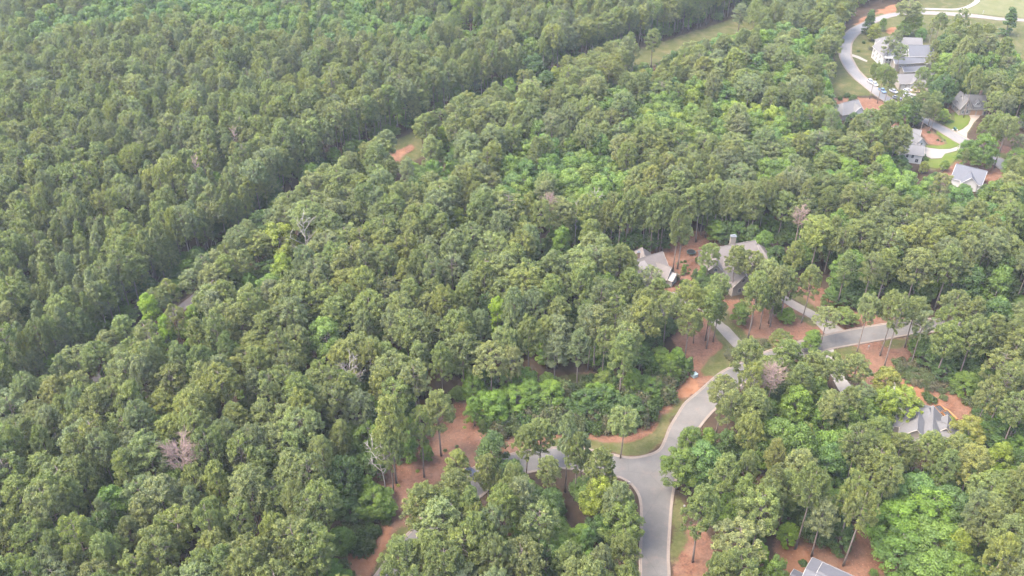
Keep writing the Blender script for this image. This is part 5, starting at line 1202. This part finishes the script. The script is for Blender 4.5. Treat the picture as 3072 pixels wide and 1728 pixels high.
# ------------------------------------------------------------------ vehicles
def car(name, label, loc, rz, paint, L=4.7, W=1.85, H=1.62, pickup=False, cat='car', group=None):
    root = empty(name, (loc[0], loc[1], .03), rz)
    tag(root, label, cat, group)
    hw = W / 2; xf, xr = L / 2, -L / 2
    sec = [(xr, .45, .80), (xr + .1, .30, .98), (xr + .9, .25, 1.02), (0, .23, 1.02), (xf - 1.1, .25, .98), (xf - .25, .30, .84), (xf, .42, .70)]
    v = []; f = []
    for i, (x, z0, z1) in enumerate(sec):
        k = .86 if i in (0, len(sec) - 1) else 1.0
        v += [(x, -hw * k * .93, z0), (x, -hw * k, (z0 + z1) / 2), (x, -hw * k * .92, z1), (x, hw * k * .92, z1), (x, hw * k, (z0 + z1) / 2), (x, hw * k * .93, z0)]
    for i in range(len(sec) - 1):
        for j in range(6): f.append((i * 6 + j, (i + 1) * 6 + j, (i + 1) * 6 + (j + 1) % 6, i * 6 + (j + 1) % 6)[::-1])
    f.append(tuple(range(6))[::-1]); f.append(tuple(len(v) - 6 + j for j in range(6)))
    mesh_obj('body', v, f, paint, root)
    c0, c1, r0, r1 = (-1.0, 1.25, -.55, .45) if pickup else (xr + .35, 1.25, xr + .85, .35)
    cw = hw * .86; tw = hw * .70
    g = MB().add([(c0, -cw, 1.0), (c1, -cw, .96), (c1, cw, .96), (c0, cw, 1.0), (r0, -tw, H - .05), (r1, -tw, H - .05), (r1, tw, H - .05), (r0, tw, H - .05)], [(0, 1, 5, 4), (1, 2, 6, 5), (2, 3, 7, 6), (3, 0, 4, 7)])
    g.build('windows', M['glass'], root)
    mesh_obj('roof', [(r0 - .04, -tw - .03, H - .06), (r1 + .06, -tw - .03, H - .06), (r1 + .06, tw + .03, H - .06), (r0 - .04, tw + .03, H - .06), (r0 + .08, -tw + .08, H), (r1 - .1, -tw + .08, H), (r1 - .1, tw - .08, H), (r0 + .08, tw - .08, H)], [(3, 2, 1, 0), (4, 5, 6, 7), (0, 1, 5, 4), (1, 2, 6, 5), (2, 3, 7, 6), (3, 0, 4, 7)], paint, root)
    p = MB()
    for sd in (-1, 1):
        p.tube([(c1 - .02, sd * cw, .96), (r1, sd * tw, H - .04)], [.04, .04], 4); p.tube([((c0 + c1) / 2, sd * cw * 1.005, .98), ((r0 + r1) / 2, sd * tw * 1.005, H - .05)], [.04, .04], 4); p.tube([(c0, sd * cw, 1.0), (r0, sd * tw, H - .04)], [.06, .06], 4)
    p.build('pillars', paint, root)
    if pickup: MB().box(xr + .12, -hw * .8, .95, -1.1, hw * .8, 1.03).build('load_bed', M['rubber'], root)
    for x in (xr + .85, xf - .9):
        for sd in (-1, 1):
            wv = MB().ring((x, sd * (hw - .10), .33), (0, 1, 0), .33, .33, .22, 14).build('wheel', M['rubber'], root)
            MB().ring((x, sd * (hw + .015), .33), (0, 1, 0), .2, .2, .012, 10).build('rim', M['chrome'], wv)
    for sd in (-1, 1):
        MB().box(xf - .16, sd * hw * .62 - .18, .66, xf - .03, sd * hw * .62 + .18, .80).build('headlight', M['white'], root)
        MB().box(xr + .0, sd * hw * .66 - .14, .72, xr + .1, sd * hw * .66 + .14, .92).build('tail_light', M['wood_door'], root)
    return root
def pos(px, py): return at(px, py).to_tuple()[:2]
def heading(p, q):
    a, b = at(*p), at(*q); return math.atan2(b.y - a.y, b.x - a.x)
G_C = 'vehicles parked along the far street'
rd = heading((2600, 238), (2670, 295))
car('car', 'white hatchback parked at the kerb of the far street', pos(2623, 255), rd, M['car_white'], 4.4, group=G_C)
car('pickup_truck', 'blue-grey pickup parked behind the white hatchback', pos(2646, 275), rd, M['car_blue'], 5.6, 1.95, 1.8, True, 'pickup', G_C)
car('car', 'dark grey car just beyond the white hatchback, under the pine', pos(2611, 248), rd, M['car_grey'], 4.5, group=G_C)
car('car', 'silver car standing across the mouth of the garage drive', pos(2690, 297), rd + .9, M['chrome'], 4.5, group=G_C)
car('car', 'white car parked upper on the garage drive', pos(2722, 275), rd + 1.6, M['car_white'], 4.6, group=G_C)
car('car', 'white car parked lower on the garage drive', pos(2722, 288), rd + 1.6, M['car_white'], 4.8, group=G_C)
car('car', 'grey car on the grass between pickup and garage drive', pos(2680, 277), rd + .3, M['car_grey'], 4.5, group=G_C)
car('car', 'navy car under the pines beside the branch road', pos(1416, 1424), heading((1425, 1432), (1408, 1414)), M['car_navy'], 4.9, 1.9, 1.75)

# ------------------------------------------------------------------ small things
def thing_at(name, px, py, label, cat, group=None, rz=0.0):
    p = at(px, py); r = empty(name, (p.x, p.y, 0), rz); return tag(r, label, cat, group)
r = thing_at('utility_cabinet', 2083, 1130, 'pale green electrical cabinet on the bare earth by the wood edge', 'utility cabinet', rz=.5)
MB().box(-.9, -.75, 0, .9, .75, .15).build('plinth', M['concrete'], r); MB().box(-.8, -.65, .153, .8, .65, 1.15).build('cabinet', M['box_green'], r)
MB().box(-.86, -.71, 1.153, .86, .71, 1.25).build('lid', M['box_green'], r); MB().box(-.02, -.68, .2, .02, -.653, 1.1).build('door_seam', M['chrome'], r)
def marker(px, py, label, group='white markers and posts', h=1.1, board=True):
    r = thing_at('marker_post', px, py, label, 'marker post', group)
    MB().tube([(0, 0, -.1), (0, 0, h)], [.05, .05], 6).build('post', M['white'], r)
    if board: MB().box(-.26, -.03, h - .55, .26, .03, h + .15).build('plate', M['white'], r)
marker(2072, 1128, 'white marker post next to the green cabinet', board=False, h=1.0)
marker(2604, 1048, 'white upright marker on the soil below the upper road', h=1.5)
marker(1887, 1457, 'white sign on the grass at the junction kerb', h=1.4)
marker(2052, 1523, 'white marker beside the grass verge of the main road', h=.9)
marker(2948, 42, 'white marker on the pale fairway by the far path', h=1.8)
r = thing_at('trampoline', 2073, 761, 'round black trampoline in the garden behind the houses', 'trampoline')
MB().ring((0, 0, .82), (0, 0, 1), 1.5, 1.5, .05, 20).build('mat', M['black'], r)
rim = MB(); rim.tube([(1.6 * math.cos(t * math.pi / 10), 1.6 * math.sin(t * math.pi / 10), .84) for t in range(21)], [.09] * 21, 5); rim.build('rim', M['bin_green'], r)
for k in range(6): MB().tube([(1.5 * math.cos(k * 1.047), 1.5 * math.sin(k * 1.047), 0), (1.55 * math.cos(k * 1.047), 1.55 * math.sin(k * 1.047), .8)], [.04, .04], 5).build('leg', M['chrome'], r)
r = thing_at('stone_patio', 2740, 271, 'round tan stone patio with fire pit by the garage drive', 'patio')
MB().ring((0, 0, .09), (0, 0, 1), 3.4, 3.4, .2, 10).build('paving', M['stone'], r)
for k in range(14):
    a = k * 2 * math.pi / 14
    MB().add([((3.3 + dr) * math.cos(a + da), (3.3 + dr) * math.sin(a + da), z) for z in (.1, .62) for dr, da in ((-.28, -.2), (.28, -.2), (.28, .2), (-.28, .2))], [(3, 2, 1, 0), (4, 5, 6, 7), (0, 1, 5, 4), (1, 2, 6, 5), (2, 3, 7, 6), (3, 0, 4, 7)]).build('wall_block', M['stone'], r)
fp = MB().ring((0, 0, .35), (0, 0, 1), .8, .7, .4, 10).build('fire_pit', M['stone'], r)
for px, py, lab in ((2862, 388, 'dark green wheeled bin at the end of the pink driveway'), (2866, 391, 'second dark green wheeled bin nearer the street kerb')):
    r = thing_at('wheeled_bin', px, py, lab, 'wheeled bin', 'bins by the pink driveway')
    MB().add([(-.26, -.28, .1), (.26, -.28, .1), (.26, .28, .1), (-.26, .28, .1), (-.32, -.36, 1.05), (.32, -.36, 1.05), (.32, .36, 1.05), (-.32, .36, 1.05)], [(3, 2, 1, 0), (4, 5, 6, 7), (0, 1, 5, 4), (1, 2, 6, 5), (2, 3, 7, 6), (3, 0, 4, 7)]).build('body', M['bin_green'], r)
    MB().slab([(-.36, -.42, 1.07), (.36, -.42, 1.07), (.36, .40, 1.16), (-.36, .40, 1.16)], .06).build('lid', M['bin_green'], r)
    for sd in (-1, 1): MB().ring((sd * .26, .30, .13), (1, 0, 0), .13, .13, .07, 10).build('wheel', M['rubber'], r)
for k, (px, py) in enumerate(((2858, 391), (2871, 392))):
    r = thing_at('rubbish_bag', px, py, ['pale rubbish bag leaning on the street side of the bins', 'pale rubbish bag on the drive side of the bins'][k], 'rubbish bag', 'bags by the bins')
    g = np.random.default_rng(50 + k); V = []; F = []
    for i in range(6):
        for j in range(9):
            a = j / 9 * 6.283; rr = .42 * math.sin(math.pi * (i + .6) / 6.4) * (1 + .15 * g.random()); V.append((rr * math.cos(a), rr * math.sin(a), .02 + .62 * i / 5))
    for i in range(5):
        for j in range(9): F.append((i * 9 + j, i * 9 + (j + 1) % 9, (i + 1) * 9 + (j + 1) % 9, (i + 1) * 9 + j))
    F.append(tuple(range(9))[::-1])
    mesh_obj('bag', V, F, M['white'], r, True); MB().tube([(0, 0, .6), (.03, 0, .78)], [.1, .05], 6).build('knot', M['white'], r)
for k, (px, py) in enumerate(((2820, 1229), (2841, 1244))):
    r = thing_at('raised_bed', px, py, ['cedar garden bed with dark soil, upper of two beside the hip-roofed house', 'cedar garden bed with dark soil, lower of two beside the hip-roofed house'][k], 'garden bed', 'cedar beds beside the hip-roofed house', rz=heading((2800, 1222), (2850, 1275)))
    for nm, bx in (('board', (-1.5, -1.05, 0, 1.5, -.95, .45)), ('board', (-1.5, .95, 0, 1.5, 1.05, .45)), ('board', (-1.5, -.95, 0, -1.4, .95, .45)), ('board', (1.4, -.95, 0, 1.5, .95, .45))): MB().box(*bx).build(nm, M['orange_wood'], r)
    MB().box(-1.4, -.95, 0, 1.4, .95, .36).build('soil', M['black'], r)
    for j in range(3): MB().box(-1.2, -.65 + .55 * j, .363, 1.2, -.55 + .55 * j, .42).build('drip_line', M['chrome'], r)
# low timber edging along the beds
r = thing_at('timber_edging', 2850, 1245, 'orange timber edging strip around the cedar garden beds', 'garden edging')
e = gpoly([(2815, 1217), (2845, 1232), (2872, 1258)])
MB().tube([(p[0] - r.location.x, p[1] - r.location.y, .1) for p in e], [.3, .3, .3], 4).build('edging', M['orange_wood'], r)

# ------------------------------------------------------------------ dead trees
def bare(label, base, h, spread, mat, top_off=(0, 0), dens=9, twigs=3, clear=.4, r0=.22, seed=1, fine=1.0, group='dead and bare trees'):
    g = np.random.default_rng(seed)
    root = empty('bare_tree', (base[0], base[1], 0)); tag(root, label, 'dead tree', group)
    lean = Vector((top_off[0], top_off[1], 0))
    P = lambda t: Vector((0, 0, h * t)) + lean * t * t + Vector((.25 * math.sin(t * 7 + seed), .25 * math.cos(t * 6), 0)) * t
    m = MB(); n = 8
    m.tube([P(i / n) - (Vector((0, 0, .3)) if i == 0 else Vector()) for i in range(n + 1)], [max(.05, r0 * (1 - i / n) ** .8 * (1.2 if i == 0 else 1)) for i in range(n + 1)], 6)
    m.build('trunk', mat, root)
    for k in range(dens):
        t = clear + (1 - clear) * (k + .4) / dens
        a = k * 2.399 + g.random(); ln = spread * (.55 + .55 * math.sin(math.pi * min(1, (t - clear) / (1 - clear) * .8 + .2))) * (.7 + .5 * g.random())
        d = Vector((math.cos(a), math.sin(a), .35 + .5 * t))
        p0 = P(t); p1 = p0 + d * ln * .5 + Vector((0, 0, .1 * ln)); p2 = p0 + d * ln * .95 + Vector((0, 0, .3 * ln))
        b = MB().tube([p0, p1, p2], [.1 * fine, .075 * fine, .035 * fine], 5)
        for q in range(twigs):
            u = .3 + .65 * g.random(); s0 = p0.lerp(p2, u)
            dd = (d + Vector(g.normal(size=3)) * .8).normalized() * ln * (.25 + .35 * g.random()); dd.z = abs(dd.z) + .1
            e1 = s0 + dd
            b.tube([s0, s0 + dd * .55, e1], [.055 * fine, .045 * fine, .025 * fine], 4)
            for _ in range(2):
                s1 = s0.lerp(e1, .4 + .5 * g.random()); b.tube([s1, s1 + (dd.normalized() + Vector(g.normal(size=3)) * .6).normalized() * ln * .22], [.035 * fine, .02 * fine], 3)
        b.build('limb', mat, root)
    return root
def bare_top(label, px, py, h, **kw):
    p = at(px, py, h); return bare(label, (p.x, p.y), h, **kw)
bare_top('tall bleached white snag with forked bare limbs above the lane', 906, 655, 24, spread=5.0, mat=M['dead'], dens=12, clear=.3, seed=3, r0=.3)
b0 = at(1159, 1480); b1 = at(1117, 1338, 17.0)
bare('leaning bleached bare snag at the edge of the clearing', (b0.x, b0.y), 17, 3.6, M['dead'], (b1.x - b0.x, b1.y - b0.y), 12, 4, .42, .2, 5)
bare_top('pinkish grey dead crown of dense twigs in the lower wood', 537, 1345, 23, spread=4.2, fine=.62, mat=M['pinkdead'], dens=34, twigs=15, clear=.66, seed=7)
bare_top('pinkish twiggy dead crown beside the upper road wood', 2322, 1112, 22, spread=3.2, fine=.62, mat=M['pinkdead'], dens=30, twigs=14, clear=.68, seed=9)
bare_top('whitish bare limbs standing next to the pinkish twiggy crown', 2258, 1150, 17, spread=3.8, mat=M['dead'], dens=7, twigs=2, clear=.6, seed=10)
bare_top('small pinkish dead crown in the wood above the big house', 2404, 634, 21, spread=2.6, fine=.62, mat=M['pinkdead'], dens=26, twigs=12, clear=.7, seed=11)
bare_top('pinkish dead crown near the light green grove', 1650, 590, 23, spread=2.4, fine=.62, mat=M['pinkdead'], dens=24, twigs=12, clear=.72, seed=12)
bare_top('grey bare tree beside the light green grove', 1787, 578, 24, spread=3.4, mat=M['bark_grey'], dens=14, twigs=4, clear=.5, seed=13)
bare_top('thin bare tree between the pinkish and grey dead trees', 1731, 600, 22, spread=1.6, mat=M['dead'], dens=8, twigs=3, clear=.4, seed=14)
bare_top('half-bare pale tree with spreading branches in the middle of the lower wood', 1046, 1092, 23, spread=3.6, fine=.7, mat=M['bark_grey'], dens=14, twigs=7, clear=.6, seed=15)
bare_top('tiny pinkish dead crown in the plantation', 582, 470, 24, spread=1.8, mat=M['pinkdead'], dens=14, twigs=5, clear=.7, seed=16)
bare_top('faint pinkish dead crown at the plantation far side', 699, 384, 24, spread=1.7, mat=M['pinkdead'], dens=12, twigs=5, clear=.7, seed=17)
bare_top('grey bare tree by the hip-roofed house court', 2683, 1180, 12, spread=3.0, mat=M['dead'], dens=10, twigs=4, clear=.4, seed=18)

# ------------------------------------------------------------------ shrubs
def shrub_var(k, flat):
    g = np.random.default_rng(700 + k)
    n = 46
    C = unit(g.normal(size=(n, 3)) + np.array([0, 0, .5])); C[:, 2] = np.abs(C[:, 2])
    C = C * (.45 + .5 * g.random((n, 1))) * np.array([1, 1, flat]); C[:, 2] += .12
    me = leaf_mesh('shrub_foliage', [sprays(g, C, .20 + .16 * g.random(n), 34, .115, .9, .3, .55, 1.5, .3)], M['leaf'])
    m = MB()
    for i in range(7): m.tube([(0, 0, -.05), (C[i][0] * .5, C[i][1] * .5, C[i][2] * .6), tuple(C[i])], [.045, .03, .012], 4)
    st = bpy.data.meshes.new('shrub_stem'); st.from_pydata(m.v, [], m.f); st.materials.append(M['bark_grey'])
    return me, st
SV = [shrub_var(k, f) for k, f in enumerate((.75, .9, 1.15, 1.4))]
def shrub(x, y, r, hk, tone, label, group, cat='shrub'):
    me, st = SV[int(rng.integers(4))]
    root = empty('shrub', (x, y, 0), float(rng.random() * 6.28)); tag(root, label, cat, group)
    for nm, q in (('stem', st), ('foliage', me)):
        o = link(bpy.data.objects.new(nm, q), root); o.scale = (r, r, r * hk)
    o.color = (*jit(TONES[tone], rng), 1)
TONES['wax green'] = (.062, .082, .032); TONES['brown green'] = (.085, .082, .045)
def bank(poly, step, r, hk, tones, where, group, skip=0.0, z=1.5):
    g = np.random.default_rng(len(poly) * 31 + int(poly[0][0]))
    P = gpoly(poly, z); xs = [p[0] for p in P]; ys = [p[1] for p in P]
    k = 0; y = min(ys)
    rows_ = ['lowest row', 'second row', 'third row', 'fourth row', 'fifth row', 'sixth row', 'seventh row', 'eighth row', 'ninth row', 'tenth row', 'top row']
    row = 0
    while y < max(ys):
        x = min(xs) + (step / 2 if row % 2 else 0); c = 0
        while x < max(xs):
            px, py = x + g.normal() * step * .22, y + g.normal() * step * .22
            if inside(P, [px], [py])[0] and g.random() >= skip:
                tn = tones[int(g.integers(len(tones)))]
                u = .75 + .5 * g.random(); sw = 'small ' if u < .9 else ('large ' if u > 1.1 else '')
                shrub(px, py, r * u, hk * (.85 + .35 * g.random()), tn, f'{sw}{tn} shrub {where}, {ORD[min(c, 14)]} along the {rows_[min(row, 10)]}', group); k += 1; c += 1
            x += step
        y += step * .85; row += 1
    return k
on_bank = 'on the junction bank'
nb = bank([(1440,1262),(1500,1205),(1600,1160),(1700,1140),(1850,1150),(1905,1160),(1990,1095),(2038,1090),(2052,1125),(2012,1180),(1945,1262),(1900,1285),(1780,1292),(1600,1290),(1500,1302)], 2.95, 2.7, 1.35, ['wax green', 'wax green', 'dark green', 'brown green'], on_bank, 'shrubs of the bank above the junction')
nb += bank([(1005,1575),(1150,1535),(1172,1560),(1112,1640),(1060,1670),(1000,1645)], 2.7, 1.9, 1.2, ['dark green', 'wax green'], 'on the bank below the clearing', 'shrubs of the bank below the clearing')
nb += bank([(2680,1078),(2740,1066),(2800,1110),(2862,1160),(2835,1178),(2740,1140),(2690,1112)], 2.6, 1.7, 1.0, ['wax green', 'brown green'], 'on the soil slope', 'shrubs along the soil slope')
nb += bank([(2905,1190),(2990,1180),(3072,1240),(3072,1340),(2990,1340),(2935,1270)], 3.2, 2.0, 1.0, ['wax green', 'dark green'], 'in shade past the beds', 'shrubs in the shade beyond the beds')
nb += bank([(940,1690),(1050,1685),(1060,1760),(930,1790)], 2.6, 1.7, 1.2, ['dark green', 'wax green'], 'by the lower earth strip', 'shrubs at the bottom edge')
for x, y, r, hk, tone, lab in [
 (2024, 838, 1.7, 1.0, 'dark green', 'big dark round shrub at the porch corner of the gabled house'), (1985, 855, 1.2, .9, 'dark green', 'dark shrub below the porch, first by the wall'), (2003, 858, 1.2, .9, 'mid green', 'green shrub below the porch, second by the wall'), (2014, 851, 1.2, .9, 'wax green', 'dull shrub below the porch, third by the wall'), (2050, 853, 1.6, .9, 'dark green', 'dark clipped shrub mound on the garden bed'), (2068, 855, 1.4, .8, 'wax green', 'dull green mound beside the dark clipped mound'),
 (2095, 785, 1.5, 1.3, 'dark green', 'dark shrub at the wall of the big house garden'), (2140, 832, 1.7, 1.0, 'dark green', 'round shrub below the balcony of the big house'), (2116, 800, 1.2, 1.0, 'wax green', 'shrub between the garden path and the big house'),
 (2033, 792, .55, .9, 'blue-green', 'small grey-green tuft, first of the garden row'), (2044, 788, .6, .9, 'blue-green', 'small grey-green tuft, second of the garden row'), (2055, 786, .6, .9, 'blue-green', 'small grey-green tuft, third of the garden row'), (2062, 797, .6, .9, 'blue-green', 'small grey-green tuft, fourth of the garden row'), (2068, 810, .6, .9, 'blue-green', 'small grey-green tuft, fifth of the garden row'), (2066, 820, .5, .9, 'blue-green', 'small grey-green tuft, last of the garden row'),
 (2190, 1060, 1.5, .9, 'brown green', 'bronze rounded shrub at the driveway mouth, upper'), (2183, 1070, 1.5, .9, 'brown green', 'bronze rounded shrub at the driveway mouth, middle'), (2196, 1082, 1.5, .9, 'brown green', 'bronze rounded shrub at the driveway mouth, lower'), (2206, 1052, 1.2, .9, 'wax green', 'olive shrub by the concrete edge of the driveway mouth'), (2290, 1030, 1.6, .8, 'brown green', 'olive brown shrub below the red bed'), (2300, 1038, 1.3, .8, 'wax green', 'low shrub next to the olive brown one below the red bed'),
 (2455, 925, .7, .9, 'dark green', 'small dark shrub in the red soil by the short driveway'), (2556, 979, .7, .8, 'dark green', 'small dark shrub at the upper road kerb'), (2644, 1115, .9, .8, 'blue-green', 'bluish shrub on red soil, uppermost'), (2640, 1122, 1.1, .9, 'dark green', 'dark shrub on red soil by the golden-green tree'), (2612, 1123, 1.0, .8, 'dark green', 'low dark shrub on red soil near the marker'), (2696, 1141, .9, .8, 'blue-green', 'bluish shrub on the soil track, first'), (2722, 1149, .9, .7, 'blue-green', 'bluish shrub on the soil track, second'),
 (2778, 1190, 1.6, 1.0, 'dark green', 'dark shrub above the hip roof corner, upper'), (2792, 1203, 2.1, .9, 'dark green', 'dark shrub above the hip roof corner, lower'), (2830, 1196, 1.4, .8, 'wax green', 'shrub on the soil beyond the hip roof corner'), (2850, 1262, 1.4, .8, 'yellow-green', 'yellow-green shrub beside the cedar beds'),
 (2620, 1722, 1.3, .8, 'mid green', 'green shrub on red soil at the bottom edge'), (2665, 1730, 1.0, .8, 'mid green', 'smaller green shrub at the bottom edge'), (2408, 1692, 1.2, .8, 'dark green', 'dark shrub tucked at the corner of the lavender-grey roof'), (2392, 1725, 1.0, .8, 'dark green', 'dark shrub at the wall by the bottom edge'),
 (1394, 1283, .6, .7, 'yellow-green', 'tiny bright tuft in the clearing, uppermost'), (1335, 1352, .7, .8, 'wax green', 'small shrub beside the thick-stemmed clearing pine'), (1370, 1340, .6, .6, 'wax green', 'low tuft in the middle of the clearing'), (1252, 1414, .6, .7, 'yellow-green', 'bright tuft at the lower clearing'), (1195, 1458, .6, .7, 'golden green', 'yellowish tuft beside the twin clearing stems'), (1168, 1480, .7, .7, 'wax green', 'dark tuft by the foot of the snag'),
 (2541, 292, 1.9, 1.2, 'dark green', 'round dark shrub on the grass above the small grey house'), (2520, 300, 1.3, 1.5, 'dark green', 'upright dark shrub on the straw by the small grey house'), (2470, 305, 2.2, 1.2, 'dark green', 'dark shrub at the wood edge by the small grey house'), (2590, 130, 1.2, .8, 'dark green', 'dark round shrub on the mulch by the far street'), (2575, 155, 1.0, .7, 'wax green', 'low shrub by the footpath of the white house'), (2612, 150, 1.8, .8, 'brown green', 'brownish shrub mass on the mulch bed'), (2630, 165, 1.8, .8, 'brown green', 'brownish shrub before the white house steps'), (2640, 140, 1.6, .9, 'dark green', 'dark shrub at the wall of the white house'),
 (2886, 337, 1.4, .8, 'dark green', 'dark shrub at the corner of the dormer house'), (2895, 339, 1.3, .8, 'dark green', 'dark shrub beside the first garage door'), (2871, 326, 1.5, .8, 'dark green', 'dark shrub under the end wall of the dormer house'), (2852, 365, 1.6, .5, 'blue-green', 'grey-green round shrub ring on the lawn'), (2813, 422, .7, .9, 'dark green', 'dark small shrub on the straw bed by the white drive'), (2825, 425, .5, .8, 'dark green', 'second small shrub on the straw bed'), (2834, 421, .5, .8, 'wax green', 'third small shrub on the straw bed'), (2778, 480, 1.2, 1.0, 'mid green', 'green shrub at the wall of the white house'), (2772, 466, .9, .9, 'dark green', 'dark shrub by the white house garage corner'), (2786, 398, 1.0, .5, 'dark green', 'dark patch of shrub at the pine foot by the street'), (1275, 1712, .9, 1.2, 'golden green', 'reddish-tipped shrub at the bottom edge by the branch road')]:
    p = at(x, y); shrub(p.x, p.y, r, hk, tone, lab, 'single shrubs in gardens and clearings')
print('SHRUBS', nb)

# ------------------------------------------------------------------ leaf litter on the open ground
def litter(polys, per_m2):
    g = np.random.default_rng(77); pts = []
    for P in polys:
        G = gpoly(P); xs = [p[0] for p in G]; ys = [p[1] for p in G]
        n = int((max(xs) - min(xs)) * (max(ys) - min(ys)) * per_m2)
        X = g.uniform(min(xs), max(xs), n); Y = g.uniform(min(ys), max(ys), n)
        k = inside(G, X, Y) & (wob(X, Y, .5) + .8 * g.normal(size=n) > -.2); pts.append(np.stack([X[k], Y[k]], -1))
    p = np.concatenate(pts); n = len(p)
    a = g.random(n) * 6.28; s = .05 + .13 * g.random(n) ** 2; e = s * (.4 + .6 * g.random(n))
    V = np.empty((n, 4, 3), np.float32)
    for q, (u, v) in enumerate(((-1, -1), (1, -1), (1, 1), (-1, 1))):
        V[:, q, 0] = p[:, 0] + u * s * np.cos(a) - v * e * np.sin(a); V[:, q, 1] = p[:, 1] + u * s * np.sin(a) + v * e * np.cos(a); V[:, q, 2] = .035 + .05 * g.random(n)
    me = bpy.data.meshes.new('leaf_litter'); fast_mesh(me, V.reshape(-1, 3), np.arange(n * 4).reshape(-1, 4))
    for nm in ('leaf', 'sprig'):
        at_ = me.attributes.new(nm, 'FLOAT', 'FACE'); at_.data.foreach_set('value', g.random(n).astype(np.float32))
    me.materials.append(M['leaf']); o = link(bpy.data.objects.new('leaf_litter', me)); o.color = (.115, .062, .046, 1); o['kind'] = 'stuff'
    o['label'] = 'dry reddish leaves and needles strewn over the open soil'
litter([YARDS['clearing'], YARDS['yard_two'], YARDS['yard_five'], YARDS['houses'], YARDS['yard_four']], 1.5)

# ------------------------------------------------------------------ air
def haze(density):
    m, n, out = nmat('haze')
    v = n.nodes.new('ShaderNodeVolumePrincipled')
    v.inputs['Color'].default_value = (.87, .92, .97, 1)
    v.inputs['Density'].default_value = density
    v.inputs['Anisotropy'].default_value = .2
    n.links.new(v.outputs[0], out.inputs['Volume'])
    b = MB().box(-4700, -4700, -1.3, 4700, 4700, CAM_H + 3)
    o = b.build('haze', m); o['kind'] = 'stuff'
    return o
haze(.00008)

for o in S.objects:
    if o.get('label') and len(o['label'].split()) > 15: print('LONG', len(o['label'].split()), o['label'])
